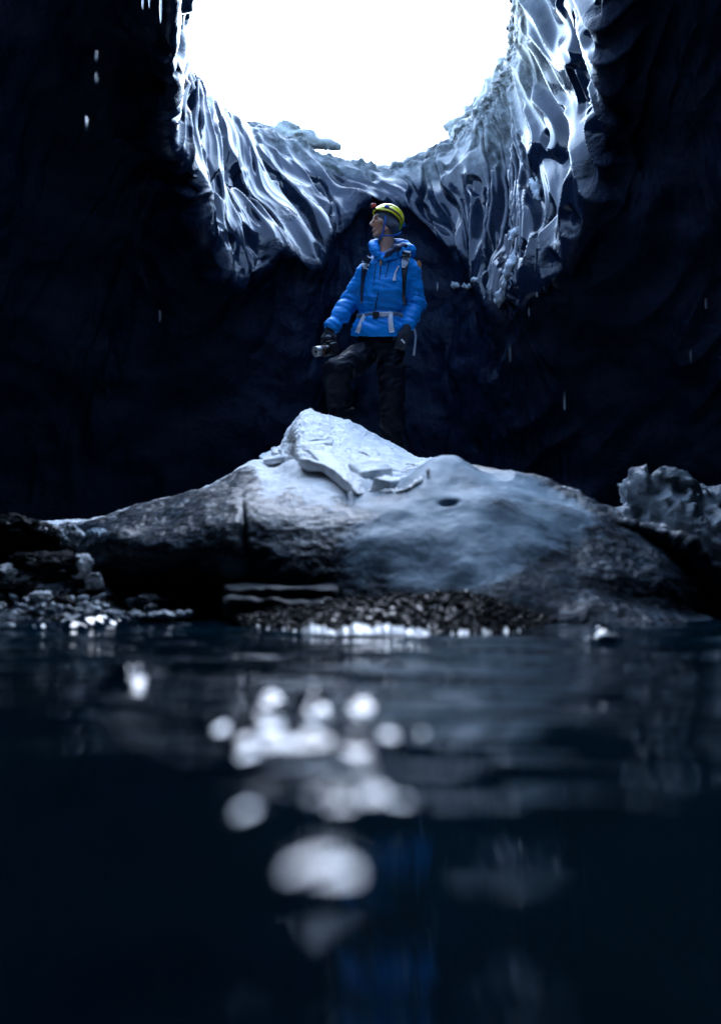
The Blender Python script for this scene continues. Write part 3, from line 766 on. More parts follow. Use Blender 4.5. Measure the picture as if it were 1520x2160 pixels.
# floating pieces of ice
def floe(px, py, rx, rz, seed, lab):
    x, y = g2(px, py)
    lump('floating_ice', (x, y, rz*.35), (rx, rx*.7, rz), seed, M_GLINT_ICE, lab, 'floating ice', 'ice afloat in the pool', sub=3, amp=.25, fine=.05, cuts=2)
floe(1280, 1354, .030, .018, 71, 'white ice lump afloat off the right end of the gravel bar')
floe(1238, 1350, .012, .007, 72, 'tiny ice bit afloat left of the white lump')
floe(20, 1322, .02, .01, 75, 'ice scrap afloat at the far left shore')

# three pale snow lumps clinging to the right-hand wall
CAVE = bpy.data.objects['cave_wall'].data
vv = np.empty(len(CAVE.vertices)*3, np.float32); CAVE.vertices.foreach_get('co', vv); vv = vv.reshape(-1, 3) + A([0, 7.6, 0])
cave_bvh = BVHTree.FromPolygons([tuple(v) for v in vv], [tuple(p.vertices) for p in CAVE.polygons])
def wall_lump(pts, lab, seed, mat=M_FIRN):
    """a lumpy string of snow along photo points, set on the wall behind them"""
    W = []
    for px, py, r in pts:
        h, n_ = cam_hit(cave_bvh, px, py)
        W.append((h + A([0, -r*.35, 0]), r))
    def f(p): return chain(p, W, .03) + .012 + .075*fbm(p*7, 4, gain=.65, seed=seed) + .02*fbm(p*28, 2, seed=seed + 3)
    c = A([w[0] for w in W])
    V, F = nets(f, c.min(0) - .25, c.max(0) + .25, .02)
    tag(mesh('snow_lump', V, F, mat), lab, 'snow lump', 'snow stuck to the right wall')
wall_lump([(1130, 380, .055), (1126, 400, .05), (1132, 420, .025)], 'small rounded snow knob highest on the right wall', 4)
wall_lump([(1092, 480, .05), (1084, 498, .07), (1078, 512, .04)], 'fist-shaped pale snow lump on the right wall', 5)
wall_lump([(1082, 535, .045), (1076, 565, .06), (1064, 600, .06), (1048, 638, .055)], 'long pale snow tongue hanging lowest on the right wall', 6)
wall_lump([(962, 604, .035), (985, 608, .03), (1008, 590, .022), (1022, 574, .014)], 'thin curved snow ledge on the wall right of the man', 7)
# ragged pieces on the rim of the opening
def rim_piece(name, pts, th, seed, lab):
    """plate of old snow overhanging the rim: list of (px,py,Y,half height)"""
    W = [(at(px, py, Y), r) for px, py, Y, r in pts]
    def f(p):
        d = chain(p, W, .06)
        return d + .10*fbm(p*A([3.5, 3.5, 6]), 4, gain=.6, seed=seed) + .02*fbm(p*22, 2, seed=seed + 5)
    c = A([w[0] for w in W])
    V, F = nets(f, c.min(0) - .35, c.max(0) + .35, .026)
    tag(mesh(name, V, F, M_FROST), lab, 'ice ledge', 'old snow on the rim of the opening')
rim_piece('snow_ledge', [(600, 285, 11.9, .16), (640, 295, 11.8, .13), (690, 304, 11.8, .05), (716, 308, 11.8, .02)], .1, 14, 'ragged grey ice shelf jutting over the left part of the rim')
rim_piece('snow_ledge', [(540, 272, 11.9, .06), (575, 274, 11.9, .04)], .1, 15, 'small snow crumb on the rim left of the ragged shelf')
rim_piece('snow_ledge', [(745, 362, 12.1, .09), (800, 362, 12.1, .07), (860, 352, 12.1, .09), (915, 335, 12.1, .10)], .1, 16, 'low snow ledge along the bottom of the opening above the helmet')
rim_piece('snow_ledge', [(958, 270, 12.0, .12), (1000, 250, 11.9, .16), (1045, 215, 11.6, .2), (1075, 160, 11.3, .2)], .1, 17, 'thick granular snow bank along the right part of the rim')
# icicles and the thin curtain at the top left
def icicle(px, py0, py1, Y, r, lab, name='icicle', grp='icicles hanging at the top left'):
    a, b_ = at(px, py0, Y), at(px, py1, Y); n, m = 40, 14
    V = []
    for i in range(n):
        t = i/(n - 1); c = a + (b_ - a)*t; rr = r*(1 - .55*t)*math.sqrt(max(0, 1 - t**8))*(1 + .12*math.sin(t*23 + px))
        for j in range(m):
            q = 2*math.pi*j/m; V.append(c + A([math.cos(q)*rr, math.sin(q)*rr, 0]))
    tag(mesh(name, A(V), gridfaces(n, m, True), M_ICE), lab, 'icicle', grp)
icicle(301, -160, 20, 6.3, .018, 'leftmost thin icicle at the top edge')
icicle(315, -160, 18, 6.3, .016, 'short icicle second from left at the top edge')
icicle(339, -160, 50, 6.3, .018, 'longest icicle third from left at the top edge')
def curtain(pts, lab):
    W = [(at(px, py, Y), r) for px, py, Y, r in pts]
    def f(p): return chain(p, W, .04) + .02*noise(p*A([9, 9, 2]), 44)
    c = A([w[0] for w in W])
    V, F = nets(f, c.min(0) - .18, c.max(0) + .18, .014)
    tag(mesh('ice_curtain', V, F, M_ICE), lab, 'ice curtain')
curtain([(372, -180, 7.9, .09), (374, -60, 8.0, .075), (376, 20, 8.1, .06), (378, 80, 8.3, .035), (378, 118, 8.5, .012)], 'smooth pale ice curtain tapering down the left side of the opening')

# falling meltwater drops
M_DROP = mat_ice('falling water', (.8, .88, .95), .05, .3)
DROPS = [(181, 260, 3.6, 17, 5.5, 'bright falling drop at the upper left'), (203, 118, 3.4, 14, 3, 'dim falling drop above the bright one at the upper left'),
         (203, 165, 3.4, 12, 3, 'dim falling drop between two others at the upper left'), (337, 667, 4.6, 13, 2.6, 'falling drop at the left below the curled ice'),
         (1075, 745, 4.6, 20, 2.6, 'falling drop right of the man level with his hands'), (1190, 845, 4.6, 21, 2.6, 'lowest long falling drop at the right'),
         (1115, 658, 5.2, 11, 2, 'small falling drop below the snow tongue'), (1132, 622, 5.2, 6, 2, 'tiny falling drop right of the snow tongue'),
         (1488, 640, 4.4, 12, 2.4, 'falling drop at the far right edge'), (1456, 750, 4.4, 14, 2, 'faint falling drop near the far right edge'),
         (922, 604, 6.4, 10, 2, 'small falling drop close to the mans shoulder'), (1080, 440, 5.6, 9, 1.6, 'tiny falling drop in front of the right wall ribs')]
for px, py, Y, hl, hw, lab in DROPS:
    c = at(px, py, Y); k = Y/FPX; n, m = 14, 10; V = []
    for i in range(n):
        t = i/(n - 1); rr = hw*k*math.sin(math.pi*min(1, t*.98 + .01))**.5*(.55 + .45*(1 - t)) if 0 < i < n - 1 else 0.0
        for j in range(m):
            q = 2*math.pi*j/m; V.append(c + A([math.cos(q)*rr, math.sin(q)*rr, (t*2 - 1)*hl*k]))
    tag(mesh('water_drop', A(V), gridfaces(n, m, True), M_DROP), lab, 'water drop', 'meltwater drops falling through the cave')

# ------------------------------------------------------------------ the man
PY = 7.3
def at2(px, py, dy=0.0): return at(px, py, PY + dy)
M_SKIN = simple('skin', (0.52, 0.25, 0.15), .45, .12, 60, .1, .001)
M_BEANIE = simple('grey knit', (0.055, 0.065, 0.085), .85, .3, 160, .4, .002, sheen=.3)
def fabric(name, col, rough, fold=14, bd=.018):
    m, N, L, b = newmat(name)
    f = nnoise(N, L, 30, 3); L.new(nmix(N, L, f, tuple(c*.85 for c in col), tuple(min(1, c*1.12) for c in col)), b.inputs['Base Color'])
    b.inputs['Roughness'].default_value = rough; b.inputs['Specular IOR Level'].default_value = .22 if col[2] > .1 else .1
    h = nnoise(N, L, fold, 3, .5, mapping=(1, 1, 1.6), dist=.6); w = nnoise(N, L, 420, 2)
    nbump(N, L, b, nmath(N, L, 'ADD', h, nmath(N, L, 'MULTIPLY', w, .04)), .3, bd)
    return m
M_JACKET = fabric('blue shell jacket', (0.002, 0.24, 0.68), .5)
M_TROUS = fabric('dark navy trousers', (0.003, 0.005, 0.011), .55)
M_GLOVE = simple('black fleece glove', (0.018, 0.022, 0.034), .8, .3, 90, .3, .002)
M_BOOT = simple('black boot leather', (0.02, 0.02, 0.022), .5, .3, 50, .3, .002)
M_HELM = simple('lime yellow helmet shell', (0.78, 0.70, 0.008), .28, .06, 20, .03, .001)
M_DARK = simple('dark plastic', (0.012, 0.014, 0.018), .4, .2, 60, .1, .001)
M_FOAM = simple('dark green foam liner', (0.01, 0.05, 0.035), .8, .2, 80, .3, .002)
M_BAND = simple('brown elastic band', (0.10, 0.035, 0.03), .7, .3, 120, .3, .001)
M_RED = simple('red plastic', (0.62, 0.05, 0.03), .35, .1, 60, .05, .001)
M_BLUES = simple('blue webbing', (0.01, 0.10, 0.42), .6, .2, 200, .3, .001)
M_WEB = simple('pale grey webbing', (0.62, 0.64, 0.70), .65, .12, 200, .3, .001)
M_WEBD = simple('slate webbing', (0.10, 0.15, 0.22), .65, .2, 200, .3, .001)
M_LEATH = simple('tan leather', (0.42, 0.17, 0.07), .6, .2, 90, .3, .001)
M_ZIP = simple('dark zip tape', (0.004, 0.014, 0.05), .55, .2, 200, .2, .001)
M_SILVER = simple('silver barrel', (0.4, 0.4, 0.4), .3, .05, 60, .02, .001, metal=.6)
M_GLASS = simple('lens glass', (0.01, 0.012, 0.02), .05, .1, 10, 0)
M_EYE = simple('eyeball', (0.5, 0.48, 0.46), .2, .05, 40, 0); M_IRIS = simple('dark iris', (0.02, 0.012, 0.01), .2, .1, 40, 0)
M_PACK = simple('grey pack cloth', (0.12, 0.13, 0.15), .7, .2, 100, .3, .002)

FW = A([-.93, -.37, 0.]); FW /= np.linalg.norm(FW); UP = A([0., 0., 1.]); SD = A([-FW[1], FW[0], 0.])   # face direction, up, side towards the lens
HO = at2(814, 470)
def hl(f, s, u): return HO + FW*f + SD*s + UP*u
def loc_head(p): q = p - HO; return np.stack([q @ FW, q @ SD, q @ UP], 1)
NECK = at2(812, 540, .0)
SHL, ELL_, WRL = at2(772, 578, .0), at2(739, 634, .05), at2(702, 688, -.06)
SHR, ELR, WRR = at2(866, 574, .03), at2(876, 640, .05), at2(859, 690, -.07)
HPL, KNL, ANL = at2(776, 738, 0), at2(710, 792, -.22), at2(722, 900, -.05)
HPR, KNR, ANR = at2(824, 738, 0), at2(827, 826, -.03), at2(826, 948, .05)
def head_sdf(p):
    q = loc_head(p)
    d = ell(q, (-.005, 0, .022), (.096, .074, .094))
    d = smin(d, ell(q, (.038, 0, -.035), (.058, .056, .080)), .03)
    for s in (-1, 1):
        d = smin(d, cone(q, (.012, .048*s, -.068), (.078, .012*s, -.104), .022, .016), .02)
        d = smin(d, ball(q, (.066, .042*s, -.018), .021), .02)
    d = smin(d, ball(q, (.088, 0, -.106), .016), .018)
    d = smin(d, cone(q, (.085, -.03, .033), (.085, .03, .033), .012, .012), .012)
    for s in (-1, 1): d = smax(d, -ball(q, (.104, .032*s, .008), .0185), .008)
    d = smin(d, cone(q, (.094, 0, .018), (.124, 0, -.026), .0075, .0105), .010)
    for s in (-1, 1): d = smin(d, ball(q, (.110, .012*s, -.034), .0085), .006)
    d = smin(d, cone(q, (.100, -.014, -.065), (.100, .014, -.065), .0075, .0075), .008)
    d = smin(d, cone(q, (.0965, -.013, -.0775), (.0965, .013, -.0775), .0078, .0078), .008)
    d = smax(d, -cone(q, (.1105, -.018, -.071), (.1105, .018, -.071), .0022, .0022), .003)
    for s in (-1, 1): d = smin(d, ell(q, (-.014, .070*s, -.03), (.018, .009, .030)), .008)
    d = smin(d, cone(p, hl(-.015, 0, -.06), NECK, .052, .058), .03)
    return d
def body_sdf(p):
    d = head_sdf(p)
    tr = smin(ell(p, at2(815, 590), (.155, .095, .18)), ell(p, at2(800, 690), (.125, .075, .17)), .08)
    d = smin(d, tr, .06)
    for sh, el, wr in ((SHL, ELL_, WRL), (SHR, ELR, WRR)):
        d = smin(d, chain(p, [(sh, .05), (el, .038), (wr, .028)], .02), .05)
    for hp, kn, an in ((HPL, KNL, ANL), (HPR, KNR, ANR)):
        d = smin(d, chain(p, [(hp, .075), (kn, .052), (an, .038)], .03), .05)
    return d
man = empty('person', A([at2(790, 960)[0], 7.3, 1.0]))
tag(man, 'man in blue jacket, dark trousers and gloves standing on the snow-capped mound looking left', 'person')
# whole body, coarse below the collar, fine head merged by resolution of one grid
V, F = nets(body_sdf, (-.40, 6.95, .95), (.50, 7.55, 3.05), .011)
# refine: project the vertices of the head onto the exact surface
Vh, Fh = nets(head_sdf, HO + A([-.17, -.14, -.20]), HO + A([.15, .15, .14]), .0032)
keep = V[:, 2] < HO[2] - .155
Fk = F[keep[F].all(1)]; mp = np.full(len(V), -1); used = np.unique(Fk); mp[used] = np.arange(len(used))
Vb = np.concatenate([Vh, V[used]]); Fb = np.concatenate([Fh, mp[Fk] + len(Vh)])
mesh('body', Vb, Fb, M_SKIN, man)
head_bvh = BVHTree.FromPolygons([tuple(v) for v in Vh], Fh.tolist())
for s in (-1, 1):
    V, F = lumpV(hl(.0805, .0315*s, .008), (.0108,)*3, 1, sub=2, amp=0, fine=0); e = mesh('eye', V, F, M_EYE, man)
    V, F = lumpV(hl(.0875, .0335*s, .0085), (.0056,)*3, 1, sub=2, amp=0, fine=0); mesh('iris', V, F, M_IRIS, e)
    V, F = nets(lambda p: cone(loc_head(p), (.098, .016*s, .030), (.088, .044*s, .030), .0042, .003), hl(.092, .03*s, .03) - .03, hl(.092, .03*s, .03) + .03, .0022)
    mesh('eyebrow', V, F, M_IRIS, man)
    V, F = nets(lambda p: smax(ball(loc_head(p), (.0805, .0315*s, .008), .0125), -(loc_head(p)[:, 2] - .0095), .002), hl(.0805, .0315*s, .008) - .02, hl(.0805, .0315*s, .008) + .02, .002)
    mesh('eyelid', V, F, M_SKIN, e)
# stubble-dark beanie under the helmet, down over ears and nape
def beanie_sdf(p):
    q = loc_head(p)
    d = ell(q, (-.008, 0, .022), (.105, .084, .104))
    d = smin(d, ell(q, (-.022, 0, -.040), (.070, .094, .058)), .03)
    d = smax(d, -(q[:, 0]*-.80 + q[:, 2]*.60 + .052), .006)
    d = smax(d, -(q[:, 2] + .082 + .0*q[:, 0]), .008)
    return d + .0016*noise(p*A([60, 60, 25]), 3)
V, F = nets(beanie_sdf, HO - .16, HO + .16, .004); mesh('beanie', V, F, M_BEANIE, man)

# jacket: ellipse loft torso + sleeves, folds displaced afterwards
TR = [(528, 792, 856, .075), (545, 780, 868, .10), (560, 768, 874, .118), (585, 764, 874, .125), (605, 762, 868, .142), (622, 760, 864, .150), (640, 757, 860, .124), (663, 757, 850, .108), (676, 750, 852, .135), (690, 744, 853, .152), (705, 739, 854, .165)]
tz = A([at2(0, t[0])[2] for t in TR])[::-1]; k_ = PY/FPX
tcx = A([(t[1] + t[2])/2 - 760 for t in TR])[::-1]*k_; thw = A([(t[2] - t[1])/2 for t in TR])[::-1]*k_; thd = A([t[3] for t in TR])[::-1]
def torso(p):
    z = p[:, 2]; cx_ = np.interp(z, tz, tcx); a = np.interp(z, tz, thw); b_ = np.interp(z, tz, thd)
    e = np.sqrt(((p[:, 0] - cx_)/a)**2 + ((p[:, 1] - PY - .01)/b_)**2)
    d = (e - 1)*np.minimum(a, b_)*1.0
    return smax(smax(d, z - tz[-1] - .01, .03), tz[0] - .012 + .25*(p[:, 1] - PY) - z, .008)
def jacket_sdf(p):
    d = torso(p)
    arms = (([(SHL + A([.03, 0, .02]), .066), (SHL, .068), ((SHL*.45 + ELL_*.55), .064), (ELL_, .062), (ELL_*.45 + WRL*.55, .058), (WRL, .046), (WRL + (WRL - ELL_)*.2, .042)], ELL_, WRL, .040),
            ([(SHR + A([-.03, 0, .025]), .068), (SHR, .070), ((SHR*.45 + ELR*.55), .066), (ELR, .060), (ELR*.45 + WRR*.55, .055), (WRR + A([0, 0, .01]), .046)], ELR, WRR, .016))
    for ch, a, b_, cut in arms:                           # sleeves with open cuffs
        ax = (b_ - a)/np.linalg.norm(b_ - a)
        d = smin(d, smax(chain(p, ch, .03), (p - b_) @ ax - cut, .006), .035)
    d = smax(d, -cone(p, hl(-.015, 0, -.05), NECK + A([0, -.01, -.03]), .068, .062), .01)
    return d
V, F = nets(jacket_sdf, (-.36, 6.98, at2(0, 735)[2]), (.52, 7.56, at2(0, 515)[2]), .0075)
Nn = vnormals(V, F)
if (Nn*(V - V.mean(0))).sum() < 0: F = F[:, ::-1]; Nn = -Nn
def seg_t(p, a, b_):
    ab = b_ - a; return np.clip(((p - a) @ ab)/(ab @ ab), 0, 1), np.linalg.norm(p - a - np.clip(((p - a) @ ab)/(ab @ ab), 0, 1)[:, None]*ab, axis=1)
disp = .008*fbm(V*A([9, 9, 7]), 3, seed=2)
wr_ = 1 - np.abs(noise(np.stack([V[:, 0]*7, V[:, 1]*7, V[:, 2]*22 + V[:, 0]*10], 1) + .6*noise(V*6, 9)[:, None], 5))*2.6
for a, b_, sg in ((SHL, ELL_, 1), (ELL_, WRL, 1), (SHR, ELR, -1), (ELR, WRR, -1)):
    t, dd = seg_t(V, a, b_); w = (dd < .10)
    ax = (b_ - a)/np.linalg.norm(b_ - a)
    s_ = (V - a) @ ax
    ring = 1 - np.abs(noise(np.stack([s_*32 + 2.6*noise(V*5, 4), (V[:, 0] - V[:, 1])*5, V[:, 1]*0], 1), 6))*2.6
    m = 1.25 if a is ELL_ or a is ELR else .8
    disp += np.where(w, .0032*m*ring, 0)
wz = np.exp(-((V[:, 2] - at2(0, 640)[2])/.05)**2) + np.exp(-((V[:, 2] - at2(0, 690)[2])/.05)**2)
disp += .009*wr_*np.clip(wz, 0, 1) + .0045*wr_
V = V + Nn*disp[:, None]
jacket = mesh('jacket', V, F, M_JACKET, man)
jk_bvh = BVHTree.FromPolygons([tuple(v) for v in V], F.tolist())
# collar and the hood rolled behind it
def hood_sdf(p):
    pts = [(at2(799, 541, -.105), .018), (at2(791, 526, -.075), .028), (at2(788, 518, -.03), .028), (at2(793, 516, .05), .030), (at2(818, 520, .11), .045), (at2(850, 524, .075), .050), (at2(862, 530, .01), .040), (at2(846, 530, -.06), .040), (at2(826, 536, -.098), .030), (at2(810, 545, -.115), .018)]
    d = chain(p, pts, .03)
    d = smin(d, cone(p, at2(838, 526, .08), at2(850, 545, .12), .06, .07), .04)
    return smax(d, -cone(p, hl(-.0, 0, -.07), NECK + A([0, -.03, -.04]), .064, .055), .012)
V, F = nets(hood_sdf, at2(770, 570, 0) - A([0, .25, 0]), at2(890, 495, 0) + A([0, .30, 0]), .007)
Nn = vnormals(V, F)
if (Nn*(V - V.mean(0))).sum() < 0: F = F[:, ::-1]; Nn = -Nn
V = V + Nn*(.010*(1 - np.abs(noise(V*A([16, 16, 26]), 8))*2.4) + .006*fbm(V*22, 2))[:, None]
mesh('hood', V, F, M_JACKET, man)
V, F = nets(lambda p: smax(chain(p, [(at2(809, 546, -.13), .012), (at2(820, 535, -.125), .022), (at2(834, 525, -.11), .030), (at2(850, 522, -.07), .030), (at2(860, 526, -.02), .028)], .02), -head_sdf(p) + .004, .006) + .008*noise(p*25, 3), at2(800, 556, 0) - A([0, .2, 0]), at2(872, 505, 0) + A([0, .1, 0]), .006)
mesh('hood_shade', V, F, M_ZIP, man)  # dark piece added for the shade on the collar's right front
# trousers
def trous_sdf(p):
    d = ell(p, at2(799, 725), (.155, .105, .13))
    tl = chain(p, [(HPL, .085), (HPL*.5 + KNL*.5, .092), (KNL + A([.0, .0, .02]), .092), (KNL*.6 + ANL*.4 + A([.0, .03, 0]), .085), (KNL*.25 + ANL*.75, .082), (ANL, .078)], .03)
    tr = chain(p, [(HPR, .088), (HPR*.5 + KNR*.5, .092), (KNR, .082), (KNR*.5 + ANR*.5 + A([0, .02, 0]), .078), (ANR, .072)], .03)
    d = smin(smin(d, tl, .04), tr, .04)
    return smax(d, at2(0, 955)[2] - p[:, 2], .01)
V, F = nets(trous_sdf, (-.36, 6.88, at2(0, 962)[2]), (.42, 7.56, at2(0, 688)[2]), .009)
Nn = vnormals(V, F)
if (Nn*(V - V.mean(0))).sum() < 0: F = F[:, ::-1]; Nn = -Nn
dg = noise(np.stack([V[:, 0]*8 + V[:, 2]*6, V[:, 1]*8, V[:, 2]*15 - V[:, 0]*9], 1) + .8*noise(V*5, 19)[:, None], 15)
V = V + Nn*(.014*(1 - np.abs(dg)*2.6) + .014*fbm(V*A([9, 9, 6]), 3, seed=12))[:, None]
mesh('trousers', V, F, M_TROUS, man)
# boots, mostly behind the snow
for an, yaw in ((ANL, -.25), (ANR, .1)):
    g = drop_hit(cap_bvh, an[0], an[1] - .02); gz = g[2] if g is not None else an[2] - .09
    fx = A([math.sin(yaw), -math.cos(yaw), 0])
    base = A([an[0], an[1], gz])
    def boot(p):
        d = chain(p, [(an + A([0, 0, .04]), .055), (base + A([0, 0, .06]), .05)], .02)
        d = smin(d, chain(p, [(base + A([0, 0, .045]) - fx*.05, .045), (base + A([0, 0, .045]) + fx*.08, .045), (base + A([0, 0, .035]) + fx*.15, .036)], .02), .03)
        return smax(d, gz - .004 - p[:, 2], .004)
    V, F = nets(boot, base - A([.25, .28, .02]), base + A([.25, .2, .28]), .009); mesh('boot', V, F, M_BOOT, man)

# gloves
def hand(wr, fwd, back, thumb, L=.085, curls=(.9, 1.0, 1.0, .9), splay=.012):
    """list of capsules: wrist -> palm -> five fingers; fwd along the hand, back = outside of the hand, thumb side"""
    fwd = fwd/np.linalg.norm(fwd); back = back - fwd*(back @ fwd); back /= np.linalg.norm(back)
    th = np.cross(fwd, back); th *= np.sign(th @ thumb)
    caps = [(wr - fwd*.035, wr + fwd*.02, .040, .034)]
    kn = wr + fwd*L
    for i, x in enumerate((.030, .010, -.010, -.028)): caps.append((wr + fwd*.02 + th*x*.6, kn + th*x, .019, .0155))
    ln = (.040, .046, .043, .033)
    for i, x in enumerate((.031, .0105, -.0105, -.030)):
        p0 = kn + th*x*1.08; a = 0.0; pos = p0
        for j in range(3):
            a += curls[i]*(.55 if j == 0 else .75); d_ = fwd*math.cos(a) - back*math.sin(a)
            nx = pos + d_*ln[i]*(1, .68, .5)[j]; caps.append((pos, nx, .0112 - .001*j, .0105 - .001*j)); pos = nx
    b0 = wr + fwd*.025 + th*.026; b1 = b0 + (fwd*.6 + th*.75 - back*.25)*.045; b2 = b1 + (fwd*.9 - back*.45 + th*.05)*.034; b3 = b2 + (fwd*.75 - back*.7 - th*.25)*.026
    caps += [(b0, b1, .018, .0135), (b1, b2, .013, .012), (b2, b3, .012, .0105)]
    return caps, kn, back, th
def glove(caps, k=.007):
    def f(p):
        d = None
        for a, b_, ra, rb in caps:
            e = cone(p, a, b_, ra, rb); d = e if d is None else smin(d, e, k)
        return d + .0012*noise(p*70, 2)
    P_ = A([c[0] for c in caps] + [c[1] for c in caps])
    V, F = nets(f, P_.min(0) - .06, P_.max(0) + .06, .0042)
    return mesh('glove', V, F, M_GLOVE, man), BVHTree.FromPolygons([tuple(v) for v in V], F.tolist())
capsR, knR, bkR, thR = hand(WRR + (WRR - ELR)*.16, at2(838, 750, -.10) - WRR, A([.25, -.9, .2]), A([-1, -.2, 0]), curls=(.55, .7, .8, .9))
gR, gR_bvh = glove(capsR)
capsL, knL, bkL, thL = hand(WRL + (WRL - ELL_)*.16, at2(684, 726, -.12) - WRL, A([-.25, -.75, .6]), A([1, -.3, 0]), L=.075, curls=(1.15, 1.25, 1.25, 1.15))
gL, gL_bvh = glove(capsL)

# --- ribbons laid on a surface along photo points
def ribbon(name, pts, w, mat, parent, bvhs, lift=.004, th=.003, n=24, dy=None):
    """strip through photo points, dropped on the first surface the view meets (or at given depths)"""
    W = []
    for q in pts:
        h = None
        for bv in bvhs or ():
            hh, _ = cam_hit(bv, q[0], q[1])
            if hh is not None and (h is None or hh[1] < h[1]): h = hh
        if len(q) > 2: h = at2(q[0], q[1], q[2])
        if h is None: h = at2(q[0], q[1], -.12)
        W.append(h + A([0, -lift, 0]))
    W = A(W); s = np.linspace(0, len(W) - 1, n)
    c = hermite(np.arange(len(W)), W, s, .8)
    tg = np.gradient(c, axis=0); tg /= np.linalg.norm(tg, axis=1)[:, None]
    vd = c - A([0, 0, CAM_H]); vd /= np.linalg.norm(vd, axis=1)[:, None]
    sd = np.cross(tg, vd); sd /= np.linalg.norm(sd, axis=1)[:, None]
    nn = np.cross(sd, tg); nn *= np.sign((nn*vd).sum(1))[:, None]*-1
    ww = np.interp(s, np.arange(len(W)), A(w, float)) if not isinstance(w, (int, float)) else np.full(n, w)
    ww = (ww/2)[:, None]
    rows = [c - sd*ww - nn*th, c - sd*ww + nn*th*.4, c - sd*ww*.5 + nn*th, c + sd*ww*.5 + nn*th, c + sd*ww + nn*th*.4, c + sd*ww - nn*th]
    V = np.concatenate(rows)
    F = gridfaces(6, n); cap0 = [i*n for i in range(6)]; cap1 = [i*n + n - 1 for i in range(6)][::-1]
    return mesh(name, V, F.tolist() + [cap0, cap1] + [[i, i + 1, 5*n + i + 1, 5*n + i] for i in range(n - 1)], mat, parent)
J = [jk_bvh]
ribbon('main_zip', [(804, 545), (801, 580), (797, 620), (792, 645), (791, 660)], .008, M_ZIP, jacket, J, .003, .002)
ribbon('zipper_pull', [(803, 543), (803, 552), (802, 560)], [.010, .016, .012], M_LEATH, jacket, J, .009, .003, 10)
ribbon('pocket_zip', [(821, 548), (815, 575), (808, 605)], .006, M_ZIP, jacket, J, .002, .0015)
ribbon('pocket_zip', [(792, 556), (789, 590), (786, 615)], .006, M_ZIP, jacket, J, .002, .0015)
ribbon('shoulder_badge', [(881, 550), (884, 558), (887, 565)], [.020, .034, .008], M_LEATH, jacket, J, .004, .002, 10)
ribbon('cuff_tab', [(846, 690), (858, 694), (870, 692)], .030, M_JACKET, jacket, J, .006, .004, 12)
ribbon('glove_mark', [(846, 716), (850, 720), (853, 724)], [.012, .014, .01], M_WEB, gR, [gR_bvh], .002, .001, 8)
ribbon('glove_mark', [(687, 710), (692, 708), (697, 710)], [.008, .012, .008], M_WEB, gL, [gL_bvh], .002, .001, 8)

# ------------------------------------------------------------------ helmet
helm = empty('climbing_helmet', hl(-.015, 0, .03))
tag(helm, 'lime yellow climbing helmet with red headlamp on the mans head', 'helmet')
ef = A([-.16, -.13, -.10, -.07, 0, .09, .13]); eu = A([-.095, -.085, -.035, .008, .046, .073, .078])
HCn, HR = A([-.012, 0, .030]), A([.128, .104, .112])
def shell_sdf(p):
    q = loc_head(p)
    o_ = ell(q, HCn, HR); i_ = ell(q, HCn, HR - .011)
    d = smax(o_, -i_, .002)
    d = smax(d, np.interp(q[:, 0], ef, eu) - q[:, 2], .004)
    for f0, u0, f1, u1, r in VENTS:
        for s in (-1, 1):
            def sp(f, u):
                t = 1 - ((f - HCn[0])/HR[0])**2 - ((u - HCn[2])/HR[2])**2
                return A([f, s*HR[1]*math.sqrt(max(.01, t)), u])
            d = smax(d, -cone(q, sp(f0, u0), sp(f1, u1), r, r), .003)
    return d
VENTS = [(.052, .112, .043, .116, .008), (.018, .114, -.014, .111, .013), (-.033, .106, -.062, .092, .013), (-.083, .078, -.100, .052, .011)]
V, F = nets(shell_sdf, HO + A([-.16, -.16, -.10]), HO + A([.17, .16, .16]), .0034)
mesh('shell', V, F, M_HELM, helm)
sh_bvh = BVHTree.FromPolygons([tuple(v) for v in V], F.tolist())
def liner(p):
    q = loc_head(p); d = smax(ell(q, HCn, HR - .013), -ell(q, HCn, HR - .022), .002)
    return smax(d, np.interp(q[:, 0], ef, eu) + .004 - q[:, 2], .004)
V, F = nets(liner, HO + A([-.16, -.16, -.10]), HO + A([.17, .16, .16]), .005); mesh('liner', V, F, M_FOAM, helm)
# elastic headlamp band: a closed loop on the shell
def loop_on_shell(name, off, w, mat, parent, rr=.003):
    th_ = np.linspace(0, 2*math.pi, 80, endpoint=False); rows = []
    for du, dn in ((-w/2, 0), (-w/2, rr), (w/2, rr), (w/2, 0)):
        L_ = []
        for t in th_:
            f = HCn[0] + HR[0]*math.cos(t); u = np.interp(f, ef, eu) + off + du
            k = math.sqrt(max(.02, 1 - ((u - HCn[2])/HR[2])**2))
            L_.append(hl(HCn[0] + (HR[0] + dn)*k*math.cos(t), (HR[1] + dn)*k*math.sin(t), np.interp(HCn[0] + HR[0]*k*math.cos(t), ef, eu) + off + du))
        rows.append(A(L_))
    rows.append(rows[0]); V = np.concatenate(rows)
    return mesh(name, V, gridfaces(5, 80, True), mat, parent)
band = loop_on_shell('headlamp_band', .026, .017, M_BAND, helm)
def bx(name, c, half, R, mat, parent, r=.004, h=.0032):
    e = np.linalg.norm(half) + .01
    V, F = nets(lambda p: rbox(p, c, half, r, R), A(c) - e, A(c) + e, h); return mesh(name, V, F, mat, parent)
RH = np.stack([FW, SD, UP], 1)
lampc = hl(.112, .020, .106)
lamp = bx('headlamp', lampc, (.016, .020, .016), RH, M_RED, helm, .006)
bx('lens', lampc + FW*.014, (.006, .014, .011), RH, M_GLASS, lamp, .003)
bx('bracket', lampc - FW*.006 - UP*.020, (.012, .017, .006), RH, M_DARK, lamp, .003)
bx('clip', hl(-.137, .02, -.002), (.008, .016, .012), RH, M_BLUES, helm, .004)
